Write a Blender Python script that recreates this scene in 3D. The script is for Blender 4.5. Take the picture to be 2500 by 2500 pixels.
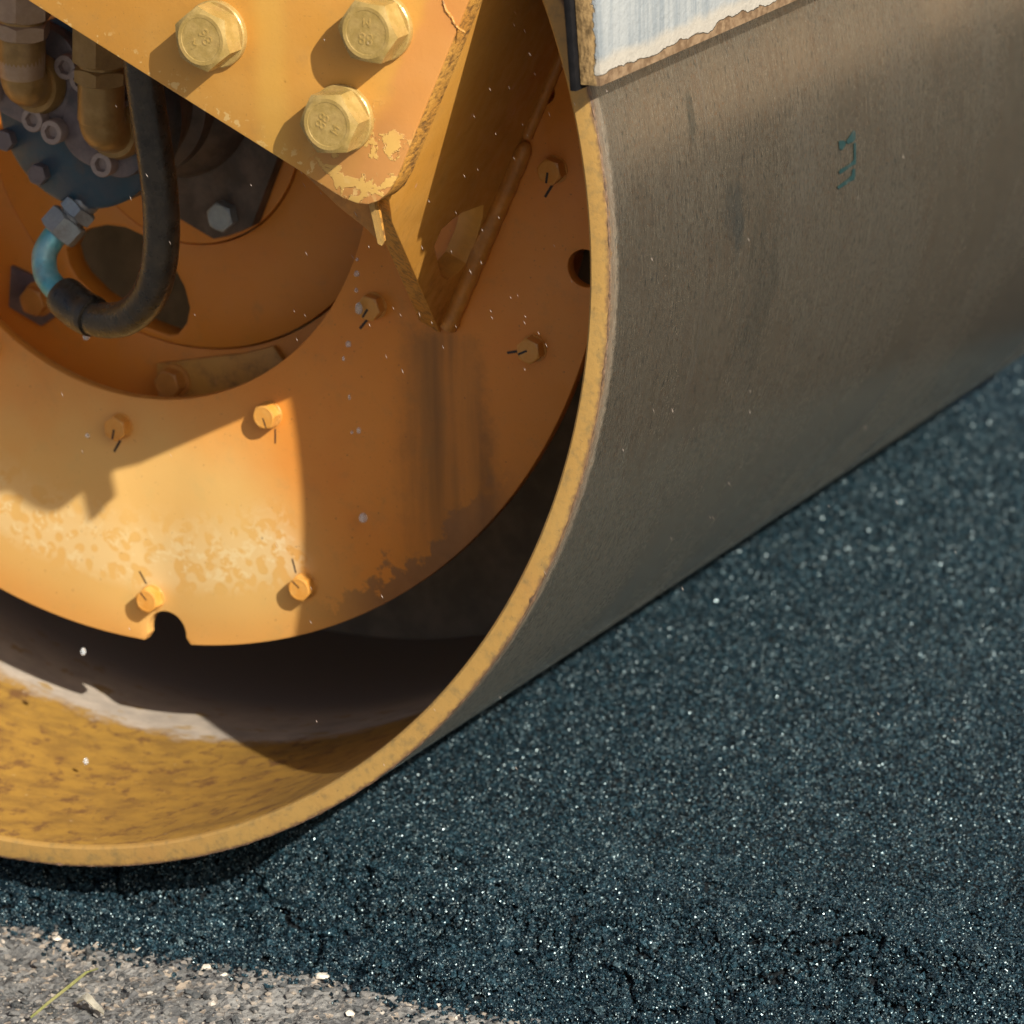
import bpy, bmesh, math, random
import numpy as np
from mathutils import Vector, Matrix, Quaternion

for o in list(bpy.data.objects):
    bpy.data.objects.remove(o, do_unlink=True)
scene = bpy.context.scene
COL = scene.collection
R = 0.60                     # drum radius, axis along +Y through (0, y, R)

# ------------------------------------------------------------------ camera
cam_d = bpy.data.cameras.new('camera')
cam = bpy.data.objects.new('camera', cam_d)
COL.objects.link(cam)
cr = Vector((0.88935855, 0.45679592, -0.01946425))
cu = Vector((-0.1173704, 0.26924518, 0.95589289))
cf = Vector((-0.44188863, 0.84784699, -0.29306983))
M3 = Matrix((cr, cu, -cf)).transposed()
cam.matrix_world = Matrix.Translation((2.27711888, -3.39495865, 1.55678669)) @ M3.to_4x4()
cam_d.sensor_width = 36.0
cam_d.lens = 36.0 * 12000.0 / 2500.0
cam_d.clip_end = 1000.0
cam_d.dof.use_dof = True
cam_d.dof.focus_distance = 4.02
cam_d.dof.aperture_fstop = 8.0
scene.camera = cam

# ------------------------------------------------------------------ world and sun
SUN = Vector((-1.66, 1.0, -1.31)).normalized()      # direction of travel
world = bpy.data.worlds.new('World')
scene.world = world
world.use_nodes = True
wn = world.node_tree.nodes
wl = world.node_tree.links
wn.clear()
w_out = wn.new('ShaderNodeOutputWorld')
w_bg = wn.new('ShaderNodeBackground')
w_sky = wn.new('ShaderNodeTexSky')
w_sky.sky_type = 'NISHITA'
w_sky.sun_disc = False
w_sky.sun_elevation = math.asin(-SUN.z)
w_sky.sun_rotation = math.atan2(-SUN.x, -SUN.y)
w_sky.air_density = 1.0
w_sky.dust_density = 3.5
w_sky.ozone_density = 0.6
w_bg.inputs['Strength'].default_value = 0.068
wl.new(w_sky.outputs[0], w_bg.inputs['Color'])
wl.new(w_bg.outputs[0], w_out.inputs['Surface'])
sun_d = bpy.data.lights.new('sun', 'SUN')
sun_d.energy = 5.0
sun_d.angle = math.radians(0.55)
sun_d.color = (1.0, 0.95, 0.83)
sun = bpy.data.objects.new('sun', sun_d)
COL.objects.link(sun)
sun.rotation_euler = SUN.to_track_quat('-Z', 'Y').to_euler()
sun.location = (3, -2, 3)

scene.view_settings.view_transform = 'Standard'
scene.view_settings.look = 'None'
scene.view_settings.gamma = 1.0
scene.view_settings.use_curve_mapping = False
scene.view_settings.exposure = 0.53
scene.cycles.max_bounces = 8
scene.cycles.glossy_bounces = 3
scene.cycles.transmission_bounces = 4
scene.cycles.adaptive_threshold = 0.015


# ------------------------------------------------------------------ node helper
class G:
    def __init__(self, name):
        self.mat = bpy.data.materials.new(name)
        self.mat.use_nodes = True
        self.t = self.mat.node_tree
        self.n = self.t.nodes
        self.b = self.n['Principled BSDF']
        self._co = None

    def link(self, a, b):
        self.t.links.new(a, b)

    def set(self, sock, v):
        if isinstance(v, bpy.types.NodeSocket):
            self.link(v, sock)
        elif v is not None:
            if isinstance(v, tuple) and len(v) == 3 and sock.type == 'RGBA':
                v = (*v, 1.0)
            sock.default_value = v

    def bs(self, **kw):
        for k_, v in kw.items():
            self.set(self.b.inputs[k_.replace('_', ' ')], v)

    def co(self):
        if self._co is None:
            self._co = self.n.new('ShaderNodeTexCoord').outputs['Object']
        return self._co

    def xyz(self):
        s = self.n.new('ShaderNodeSeparateXYZ')
        self.link(self.co(), s.inputs[0])
        return s.outputs[0], s.outputs[1], s.outputs[2]

    def comb(self, x, y, z):
        s = self.n.new('ShaderNodeCombineXYZ')
        for i, v in enumerate((x, y, z)):
            self.set(s.inputs[i], v)
        return s.outputs[0]

    def m(self, op, a, b=None, c=None):
        s = self.n.new('ShaderNodeMath')
        s.operation = op
        for i, v in enumerate((a, b, c)):
            if v is not None:
                self.set(s.inputs[i], v)
        return s.outputs[0]

    def noise(self, scale, detail=3.0, rough=0.55, vec=None, dist=0.0):
        s = self.n.new('ShaderNodeTexNoise')
        self.set(s.inputs['Vector'], vec if vec is not None else self.co())
        s.inputs['Scale'].default_value = scale
        s.inputs['Detail'].default_value = detail
        s.inputs['Roughness'].default_value = rough
        s.inputs['Distortion'].default_value = dist
        return s.outputs['Fac']

    def vor(self, scale, vec=None, feature='F1', out='Distance', rnd=1.0):
        s = self.n.new('ShaderNodeTexVoronoi')
        s.feature = feature
        self.set(s.inputs['Vector'], vec if vec is not None else self.co())
        s.inputs['Scale'].default_value = scale
        s.inputs['Randomness'].default_value = rnd
        return s.outputs[out]

    def stretch(self, sx, sy, sz, loc=(0, 0, 0)):
        s = self.n.new('ShaderNodeMapping')
        self.link(self.co(), s.inputs['Vector'])
        s.inputs['Scale'].default_value = (sx, sy, sz)
        s.inputs['Location'].default_value = loc
        return s.outputs[0]

    def mr(self, x, a, b, c=0.0, d=1.0, smooth=True):
        s = self.n.new('ShaderNodeMapRange')
        s.interpolation_type = 'SMOOTHSTEP' if smooth else 'LINEAR'
        s.clamp = True if not smooth else s.clamp
        for i, v in enumerate((x, a, b, c, d)):
            self.set(s.inputs[i], v)
        return s.outputs[0]

    def mix(self, f, a, b):
        s = self.n.new('ShaderNodeMix')
        s.data_type = 'RGBA'
        self.set(s.inputs[0], f)
        self.set(s.inputs[6], a)
        self.set(s.inputs[7], b)
        return s.outputs[2]

    def mul(self, *a):
        r = a[0]
        for q in a[1:]:
            r = self.m('MULTIPLY', r, q)
        return r

    def ramp(self, f, stops, const=False):
        s = self.n.new('ShaderNodeValToRGB')
        s.color_ramp.interpolation = 'CONSTANT' if const else 'LINEAR'
        e = s.color_ramp.elements
        while len(e) < len(stops):
            e.new(0.5)
        for i, (p, c) in enumerate(stops):
            e[i].position = p
            e[i].color = (*c, 1.0)
        self.set(s.inputs[0], f)
        return s.outputs[0]

    def bump(self, h, dist, strength=1.0, normal=None):
        s = self.n.new('ShaderNodeBump')
        s.inputs['Distance'].default_value = dist
        s.inputs['Strength'].default_value = strength
        self.link(h, s.inputs['Height'])
        if normal is not None:
            self.link(normal, s.inputs['Normal'])
        return s.outputs[0]

    def island(self):
        return self.n.new('ShaderNodeNewGeometry').outputs['Random Per Island']

    def radial(self):
        x, y, z = self.xyz()
        dz = self.m('SUBTRACT', z, R)
        rr = self.m('SQRT', self.m('ADD', self.m('MULTIPLY', x, x), self.m('MULTIPLY', dz, dz)))
        an = self.m('ARCTAN2', dz, x)
        return x, y, z, rr, an


YEL = (0.54, 0.250, 0.042)
YEL2 = (0.57, 0.300, 0.070)
ORG = (0.52, 0.195, 0.036)


def paint_base(g, deep=False):
    """weathered yellow machine paint: returns colour and roughness sockets"""
    big = g.noise(5.0, 4.0, 0.6)
    ya, yb_, yo = ((0.63, 0.222, 0.028), (0.65, 0.248, 0.040), (0.61, 0.190, 0.026)) if deep else (YEL, YEL2, ORG)
    c = g.mix(g.mr(big, 0.35, 0.7), ya, yb_)
    c = g.mix(g.mr(g.noise(11.0, 3.0), 0.5, 0.8, 0.0, 0.6), c, yo)
    spk = g.mr(g.noise(420.0, 2.0), 0.66, 0.74, 0.0, 0.35)
    c = g.mix(spk, c, (0.20, 0.11, 0.035))
    grime = g.mr(g.noise(38.0, 5.0, 0.7), 0.52, 0.78, 0.0, 0.35)
    c = g.mix(grime, c, (0.34, 0.19, 0.06))
    r = g.mr(g.noise(60.0, 4.0), 0.3, 0.7, 0.30, 0.52)
    return c, r


def paint_bump(g, extra=None):
    h = g.m('ADD', g.mul(g.noise(300.0, 2.0), 0.5), g.mul(g.noise(45.0, 3.0), 0.8))
    n = g.bump(h, 0.0006, 0.35)
    if extra is not None:
        n = g.bump(extra, 0.001, 0.8, n)
    return n


def mat_paint(name='yellow_paint'):
    g = G(name)
    c, r = paint_base(g, True)
    g.bs(Base_Color=c, Roughness=r, Normal=paint_bump(g))
    g.b.inputs['Specular IOR Level'].default_value = 0.45
    return g.mat


def mat_disc():
    g = G('disc_paint')
    c, r = paint_base(g, True)
    x, y, z, rr, an = g.radial()
    # oily dirt run below the gusset tip
    cx = g.m('ADD', g.mul(g.m('SUBTRACT', 0.46, z), 0.06), 0.306)
    hw = g.m('ADD', g.mul(g.m('SUBTRACT', 0.46, z), 0.11), 0.036)
    u = g.m('DIVIDE', g.m('ABSOLUTE', g.m('SUBTRACT', x, cx)), hw)
    edge = g.noise(60.0, 5.0, 0.75)
    inside = g.mr(g.m('ADD', u, g.mul(g.m('SUBTRACT', edge, 0.5), 0.7)), 0.45, 1.30, 1.0, 0.0)
    inside = g.mul(inside, g.mr(g.m('ADD', z, g.mul(g.m('SUBTRACT', edge, 0.5), 0.03)), 0.466, 0.440), g.mr(z, 0.14, 0.36, 0.30, 1.0))
    streak = g.m('ADD', g.mul(g.noise(1.0, 3.0, 0.5, g.stretch(38.0, 1.0, 3.0)), 0.7), g.mul(g.noise(1.0, 4.0, 0.6, g.stretch(170.0, 1.0, 14.0)), 0.3))
    st = g.mul(inside, g.mr(streak, 0.30, 0.66, 0.30, 0.95))
    c = g.mix(g.mul(st, 0.90), c, (0.225, 0.098, 0.020))
    darkline = g.mul(inside, g.mr(g.noise(1.0, 2.0, 0.5, g.stretch(44.0, 1.0, 1.5, (3.1, 0, 0))), 0.50, 0.72), 0.7)
    c = g.mix(g.mul(darkline, 0.55), c, (0.13, 0.052, 0.013))
    # rust and packed dirt round the lower right edge
    ang = g.mul(g.mr(an, -1.25, -1.02), g.mr(an, -0.55, -0.85))
    rn = g.noise(42.0, 6.0, 0.68)
    ru = g.mul(ang, g.mr(g.m('ADD', rr, g.mul(g.m('SUBTRACT', rn, 0.5), 0.11)), 0.447, 0.455))
    c = g.mix(g.mul(ru, 0.85), c, g.mix(rn, (0.10, 0.045, 0.022), (0.34, 0.16, 0.06)))
    # pale water marks dried on the lower part
    wz = g.mul(g.mr(rr, 0.335, 0.395), g.mr(rr, 0.432, 0.412), g.mr(an, -2.4, -2.2), g.mr(an, -1.12, -1.22))
    w1 = g.mr(g.noise(85.0, 6.0, 0.66, None, 0.3), 0.52, 0.60)
    wv = g.mr(g.vor(95.0, None, 'SMOOTH_F1'), 0.36, 0.46)
    c = g.mix(g.mul(wz, g.m('MAXIMUM', w1, g.mul(wv, 0.6)), 0.85), c, (0.80, 0.67, 0.50))
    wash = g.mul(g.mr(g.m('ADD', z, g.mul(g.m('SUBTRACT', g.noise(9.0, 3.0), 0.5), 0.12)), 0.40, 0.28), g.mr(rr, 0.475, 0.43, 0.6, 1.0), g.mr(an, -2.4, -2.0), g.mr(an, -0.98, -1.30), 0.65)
    c = g.mix(wash, c, (0.62, 0.455, 0.17))  # dried film, with the sunlit patch's paler yellow painted into its colour
    spots = g.mr(g.noise(260.0, 2.0), 0.72, 0.76, 0.0, 0.7)
    c = g.mix(spots, c, (0.13, 0.06, 0.03))
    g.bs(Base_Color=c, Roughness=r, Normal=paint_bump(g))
    return g.mat


def mat_flange():
    g = G('flange_paint')
    c, r = paint_base(g)
    x, y, z = g.xyz()
    # distance inside the right-hand edge of the plate
    nx, nz = 0.908, -0.419
    d = g.m('ADD', g.mul(g.m('SUBTRACT', x, 0.4797), nx), g.mul(g.m('SUBTRACT', z, 0.7510), nz))
    band = g.mr(g.m('ADD', d, g.mul(g.m('SUBTRACT', g.noise(30.0, 4.0), 0.5), 0.02)), -0.040, -0.026)
    c = g.mix(g.mul(band, 0.65), c, (0.52, 0.215, 0.065))
    # chipped top coat round the lowest corner
    dx = g.m('SUBTRACT', x, 0.4145)
    dz = g.m('SUBTRACT', z, 0.676)
    dist = g.m('SQRT', g.m('ADD', g.mul(dx, dx), g.mul(dz, dz)))
    near = g.mr(dist, 0.030, 0.062, 1.0, 0.0)
    cn = g.noise(48.0, 5.0, 0.6, None, 0.6)
    chip = g.mul(near, g.mr(cn, 0.515, 0.53))
    c = g.mix(g.mul(near, 0.75), c, g.mix(cn, (0.40, 0.185, 0.055), (0.52, 0.25, 0.08)))
    c = g.mix(chip, c, (0.60, 0.36, 0.10))
    # small chips along the lower edge
    e2 = g.m('ADD', g.mul(g.m('SUBTRACT', x, 0.2249), 0.433), g.mul(g.m('SUBTRACT', z, 0.7284), 0.901))
    lowc = g.mul(g.mr(e2, 0.022, 0.006), g.mr(g.noise(130.0, 4.0), 0.60, 0.63))
    c = g.mix(lowc, c, (0.66, 0.43, 0.16))
    # pale vertical run
    run = g.mul(g.mr(g.m('ABSOLUTE', g.m('SUBTRACT', x, 0.330)), 0.004, 0.022, 1.0, 0.0), 0.5)
    c = g.mix(run, c, (0.62, 0.36, 0.075))
    g.bs(Base_Color=c, Roughness=r, Normal=paint_bump(g, chip))
    return g.mat


def mat_cut_edge():
    g = G('flame_cut_edge')
    c, r = paint_base(g)
    n = g.noise(1.0, 5.0, 0.7, g.stretch(170.0, 110.0, 170.0))
    c = g.mix(g.mr(n, 0.36, 0.56), (0.20, 0.10, 0.032), c)
    g.bs(Base_Color=c, Roughness=0.5, Normal=g.bump(n, 0.0022, 0.7))
    return g.mat


def mat_gusset():
    g = G('gusset_paint')
    c, r = paint_base(g)
    n = g.noise(60.0, 6.0, 0.7)
    x, y, z = g.xyz()
    dirt = g.mul(g.mr(n, 0.45, 0.80), g.mr(z, 0.60, 0.46, 0.05, 0.85))
    c = g.mix(dirt, c, (0.13, 0.055, 0.022))
    sc = g.noise(1.0, 3.0, 0.6, g.stretch(120.0, 120.0, 14.0))
    c = g.mix(g.mr(sc, 0.69, 0.73, 0.0, 0.5), c, (0.62, 0.36, 0.30))
    g.bs(Base_Color=c, Roughness=r, Normal=paint_bump(g))
    return g.mat


def mat_tread():
    g = G('drum_tread_steel')
    x, y, z, rr, an = g.radial()
    arc = g.mul(an, R)
    brush = g.noise(1.0, 3.0, 0.6, g.comb(g.mul(y, 1500.0), g.mul(arc, 26.0), 0.0))
    fine = g.m('ADD', g.mul(brush, 0.55), g.mul(g.noise(1.0, 2.0, 0.65, g.comb(g.mul(y, 800.0), g.mul(arc, 170.0), 2.0)), 0.45))
    mid = g.noise(1.0, 4.0, 0.6, g.comb(g.mul(y, 60.0), g.mul(arc, 16.0), 3.0))
    big = g.noise(1.0, 2.0, 0.5, g.comb(g.mul(y, 6.0), g.mul(arc, 4.0), 7.0))
    steel = g.mix(g.mr(fine, 0.32, 0.68), (0.31, 0.248, 0.178), (0.68, 0.575, 0.425))
    steel = g.mix(g.mr(mid, 0.45, 0.75, 0.0, 0.5), steel, (0.42, 0.30, 0.205))
    steel = g.mix(g.mr(big, 0.4, 0.7, 0.0, 0.45), steel, (0.37, 0.34, 0.285))
    sp = g.noise(1.0, 2.0, 0.6, g.comb(g.mul(y, 640.0), g.mul(arc, 210.0), 23.0))
    steel = g.mix(g.mr(sp, 0.39, 0.31, 0.0, 0.75), steel, (0.52, 0.24, 0.09))
    sp2 = g.noise(1.0, 2.0, 0.6, g.comb(g.mul(y, 330.0), g.mul(arc, 85.0), 57.0))
    steel = g.mix(g.mr(sp2, 0.59, 0.67, 0.0, 0.55), steel, (0.13, 0.15, 0.14))
    steel = g.mix(g.mr(sp2, 0.38, 0.31, 0.0, 0.45), steel, (0.52, 0.47, 0.38))
    glint = g.mr(sp, 0.66, 0.71)
    steel = g.mix(g.mul(glint, 0.85), steel, (0.85, 0.80, 0.72))
    scr = g.mr(g.noise(1.0, 1.0, 0.5, g.comb(g.mul(y, 210.0), g.mul(arc, 1.3), 31.0)), 0.69, 0.72, 0.0, 0.55)
    steel = g.mix(scr, steel, (0.55, 0.50, 0.44))

    def smear(y0, a0, ry, ra, k_):
        d1 = g.m('DIVIDE', g.m('SUBTRACT', y, y0), ry)
        d2 = g.m('DIVIDE', g.m('SUBTRACT', arc, a0), ra)
        d = g.m('SQRT', g.m('ADD', g.mul(d1, d1), g.mul(d2, d2)))
        return g.mul(g.mr(g.m('ADD', d, g.mul(g.m('SUBTRACT', mid, 0.5), 5.0)), 0.2, 1.6, 1.0, 0.0), k_)
    steel = g.mix(smear(0.235, -0.019, 0.020, 0.028, 0.40), steel, (0.07, 0.13, 0.16))
    steel = g.mix(smear(0.165, 0.085, 0.006, 0.022, 0.42), steel, (0.05, 0.09, 0.09))
    steel = g.mix(smear(0.30, -0.10, 0.030, 0.07, 0.25), steel, (0.07, 0.08, 0.07))
    pc, pr = paint_base(g)
    pc = g.mix(0.8, pc, (0.085, 0.05, 0.028))
    rag = g.m('ADD', y, g.mul(g.m('SUBTRACT', g.noise(95.0, 5.0, 0.7), 0.5), 0.014))
    outer_paint = g.mr(rag, 0.0005, 0.0035, 1.0, 0.0)
    rustline = g.mul(g.mr(rag, -0.001, 0.003), g.mr(rag, 0.017, 0.005))
    col = g.mix(g.mul(rustline, 0.75), steel, (0.075, 0.045, 0.027))
    col = g.mix(outer_paint, col, pc)
    bare = g.m('SUBTRACT', 1.0, outer_paint)
    metal = g.mul(bare, g.m('SUBTRACT', 1.0, g.mul(rustline, 0.8)), 0.90)
    rough = g.m('ADD', g.mul(bare, g.m('ADD', g.mr(fine, 0.3, 0.7, 0.17, 0.30), g.mr(big, 0.35, 0.65, -0.03, 0.06))), g.mul(outer_paint, 0.42))
    hb = g.m('ADD', g.mul(brush, 0.20), g.mul(mid, 0.4))
    g.bs(Base_Color=col, Metallic=metal, Roughness=rough, Normal=g.bump(hb, 0.0005, 0.35))
    return g.mat


def mat_rim():
    g = G('drum_rim_paint')
    pc, pr = paint_base(g)
    pc = g.mix(0.65, pc, (0.275, 0.190, 0.068))
    pc = g.mix(g.mr(g.noise(75.0, 5.0, 0.7), 0.46, 0.70, 0.0, 0.65), pc, (0.17, 0.125, 0.055))
    pc = g.mix(g.mr(g.noise(230.0, 4.0, 0.7), 0.60, 0.70, 0.0, 0.6), pc, (0.13, 0.085, 0.04))
    x, y, z, rr, an = g.radial()
    ro = g.m('ADD', rr, g.mul(g.m('SUBTRACT', g.noise(110.0, 5.0, 0.7), 0.5), 0.012))
    pc = g.mix(g.mr(ro, 0.5955, 0.5995, 0.0, 0.9), pc, (0.15, 0.085, 0.042))
    g.bs(Base_Color=pc, Roughness=0.45, Normal=g.bump(g.noise(120.0, 5.0, 0.7), 0.0010, 0.5))
    return g.mat


def mat_inner():
    g = G('drum_inner_paint')
    x, y, z, rr, an = g.radial()
    arc = g.mul(an, R)
    inn_n = g.noise(1.0, 5.0, 0.65, g.comb(g.mul(y, 45.0), g.mul(arc, 22.0), 5.0))
    yb = g.m('ADD', y, g.mul(g.m('SUBTRACT', inn_n, 0.5), 0.05))
    pale = g.mr(g.m('ADD', yb, g.mul(g.m('SUBTRACT', g.noise(130.0, 4.0, 0.7), 0.5), 0.03)), PALE0 - 0.006, PALE0 + 0.020)
    yspot = g.mr(g.noise(1.0, 3.0, 0.6, g.comb(g.mul(y, 75.0), g.mul(arc, 26.0), 17.0)), 0.60, 0.63)
    ip = g.mix(g.mr(inn_n, 0.35, 0.75, 0.0, 0.8), (0.34, 0.190, 0.038), (0.17, 0.092, 0.028))
    rspot = g.mr(g.noise(1.0, 4.0, 0.7, g.comb(g.mul(y, 42.0), g.mul(arc, 40.0), 29.0)), 0.50, 0.66, 0.0, 0.85)
    ip = g.mix(rspot, ip, (0.13, 0.062, 0.028))
    dots = g.mr(g.noise(1.0, 2.0, 0.5, g.comb(g.mul(y, 230.0), g.mul(arc, 110.0), 41.0)), 0.73, 0.77, 0.0, 0.6)
    ip = g.mix(dots, ip, (0.75, 0.62, 0.45))
    pc_ = g.mix(g.mr(inn_n, 0.3, 0.7), (0.30, 0.255, 0.215), (0.44, 0.365, 0.295))
    pc_ = g.mix(g.mul(yspot, 0.85), pc_, (0.30, 0.19, 0.065))
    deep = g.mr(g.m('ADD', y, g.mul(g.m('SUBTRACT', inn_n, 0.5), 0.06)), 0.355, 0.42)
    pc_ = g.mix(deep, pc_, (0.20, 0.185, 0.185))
    g.bs(Base_Color=g.mix(pale, ip, pc_), Roughness=0.45, Normal=g.bump(inn_n, 0.0012, 0.5))
    return g.mat


PALE0 = 0.288


def mat_simple(name, c1, c2, scale=60.0, rough=(0.35, 0.6), metal=0.0, bump=0.0006, dirt=None, dirt_amt=0.5):
    g = G(name)
    n = g.noise(scale, 5.0, 0.62)
    c = g.mix(g.mr(n, 0.35, 0.68), c1, c2)
    if dirt:
        c = g.mix(g.mr(g.noise(scale * 0.45, 5.0, 0.7), 0.48, 0.70, 0.0, dirt_amt), c, dirt)
    g.bs(Base_Color=c, Roughness=g.mr(g.noise(scale * 1.7, 3.0), 0.3, 0.7, rough[0], rough[1]),
         Metallic=metal, Normal=g.bump(g.noise(scale * 4, 3.0), bump, 0.5))
    return g.mat


def mat_bitumen():
    g = G('bitumen_coated_grain')
    i = g.island()
    wn_ = g.n.new('ShaderNodeTexWhiteNoise')
    wn_.noise_dimensions = '1D'
    g.link(i, wn_.inputs['W'])
    v = wn_.outputs['Value']
    c = g.ramp(i, [(0.0, (0.003, 0.008, 0.013)), (0.55, (0.007, 0.019, 0.029)), (0.90, (0.018, 0.046, 0.064)),
                   (0.998, (0.045, 0.068, 0.076))])
    cell = g.vor(820.0, None, 'F1', 'Color')
    vm = g.n.new('ShaderNodeVectorMath')
    vm.operation = 'SUBTRACT'
    g.link(cell, vm.inputs[0])
    vm.inputs[1].default_value = (0.5, 0.5, 0.5)
    vs_ = g.n.new('ShaderNodeVectorMath')
    vs_.operation = 'SCALE'
    g.link(vm.outputs[0], vs_.inputs[0])
    vs_.inputs['Scale'].default_value = 1.7
    va = g.n.new('ShaderNodeVectorMath')
    g.link(vs_.outputs[0], va.inputs[0])
    g.link(g.n.new('ShaderNodeNewGeometry').outputs['Normal'], va.inputs[1])
    vn = g.n.new('ShaderNodeVectorMath')
    vn.operation = 'NORMALIZE'
    g.link(va.outputs[0], vn.inputs[0])
    g.bs(Base_Color=c, Roughness=g.mr(v, 0.0, 1.0, 0.25, 0.45, False), Normal=vn.outputs[0])
    g.set(g.b.inputs['Specular Tint'], (0.76, 0.95, 1.0, 1.0))
    sc_ = g.n.new('ShaderNodeSeparateColor')
    g.link(cell, sc_.inputs[0])
    g.set(g.b.inputs['Specular IOR Level'], g.mr(sc_.outputs[2], 0.10, 0.90, 0.20, 1.0))
    return g.mat


def mat_asphalt():
    g = G('asphalt_binder')
    n = g.noise(350.0, 4.0, 0.7)
    c = g.mix(g.mr(n, 0.35, 0.7), (0.005, 0.007, 0.009), (0.014, 0.019, 0.023))
    v = g.vor(260.0)
    g.bs(Base_Color=c, Roughness=0.75, Normal=g.bump(g.m('ADD', n, v), 0.003, 0.9))
    g.b.inputs['Specular IOR Level'].default_value = 0.15
    return g.mat


def mat_old_pavement():
    g = G('old_pavement_surface')
    n = g.noise(70.0, 6.0, 0.7)
    v = g.vor(170.0, None, 'F1', 'Color')
    b = g.n.new('ShaderNodeSeparateColor')
    g.link(v, b.inputs[0])
    c = g.mix(g.mr(n, 0.35, 0.65), (0.055, 0.055, 0.056), (0.195, 0.188, 0.178))
    c = g.mix(g.mr(b.outputs[0], 0.55, 0.9, 0.0, 0.6), c, (0.115, 0.115, 0.118))
    c = g.mix(g.mr(b.outputs[1], 0.80, 0.95, 0.0, 0.8), c, (0.36, 0.285, 0.215))
    c = g.mix(g.mr(g.noise(14.0, 3.0), 0.50, 0.7, 0.0, 0.6), c, (0.29, 0.28, 0.265))
    g.bs(Base_Color=c, Roughness=0.9, Normal=g.bump(g.m('ADD', n, g.mul(g.vor(170.0), 0.7)), 0.004, 0.9))
    return g.mat


def mat_old_grain():
    g = G('old_pavement_grain')
    i = g.island()
    c = g.ramp(i, [(0.0, (0.020, 0.024, 0.027)), (0.28, (0.055, 0.059, 0.062)), (0.5, (0.13, 0.128, 0.125)),
                   (0.66, (0.21, 0.19, 0.17)), (0.8, (0.125, 0.130, 0.135)), (0.93, (0.30, 0.25, 0.20)), (1.0, (0.50, 0.45, 0.39))])
    c = g.mix(g.mr(g.noise(400.0, 3.0), 0.4, 0.7, 0.0, 0.35), c, (0.12, 0.11, 0.10))
    g.bs(Base_Color=c, Roughness=0.85, Normal=g.bump(g.noise(500.0, 3.0), 0.0006, 0.7))
    return g.mat


def mat_board_face():
    g = G('white_board_paint')
    x, y, z = g.xyz()
    grain = g.noise(1.0, 4.0, 0.6, g.stretch(40.0, 95.0, 9.0))
    c = g.mix(g.mr(grain, 0.35, 0.70), (0.33, 0.345, 0.35), (0.225, 0.25, 0.27))
    zb = g.m('SUBTRACT', z, 0.7515)
    n = g.noise(30.0, 4.0, 0.55)
    zz_ = g.m('ADD', zb, g.mul(g.m('SUBTRACT', n, 0.5), 0.019))
    c = g.mix(g.mul(g.mr(zz_, 0.026, 0.016), 0.75), c, (0.44, 0.39, 0.32))
    peel = g.mr(zz_, 0.0095, 0.0085)
    wood = g.mix(g.mr(g.noise(120.0, 4.0), 0.35, 0.65), (0.15, 0.092, 0.05), (0.27, 0.18, 0.105))
    c = g.mix(peel, c, wood)
    # the end face (towards -y) is mostly bare
    ny = g.n.new('ShaderNodeNewGeometry')
    s = g.n.new('ShaderNodeSeparateXYZ')
    g.link(ny.outputs['True Normal'], s.inputs[0])
    endf = g.mr(s.outputs[1], -0.6, -0.5, 1.0, 0.0)
    xe = g.m('ADD', x, g.mul(g.m('SUBTRACT', g.noise(60.0, 5.0, 0.7), 0.5), 0.013))
    bare = g.mul(endf, g.mr(xe, 0.6085, 0.6075))
    wood2 = g.mix(g.mr(g.noise(1.0, 5.0, 0.7, g.stretch(260.0, 80.0, 90.0)), 0.32, 0.62), (0.10, 0.062, 0.025), (0.38, 0.245, 0.105))
    c = g.mix(bare, c, wood2)
    hb = g.m('ADD', g.mul(g.m('SUBTRACT', 1.0, g.m('MAXIMUM', peel, bare)), 0.8), g.mul(g.noise(200.0, 4.0), 0.7))
    g.bs(Base_Color=c, Roughness=0.55, Normal=g.bump(hb, 0.0016, 0.8))
    return g.mat


def mat_water():
    g = G('water')
    g.bs(Base_Color=(0.85, 0.9, 0.95), Roughness=0.04)
    g.b.inputs['Transmission Weight'].default_value = 0.75
    g.b.inputs['IOR'].default_value = 1.333
    return g.mat


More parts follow.
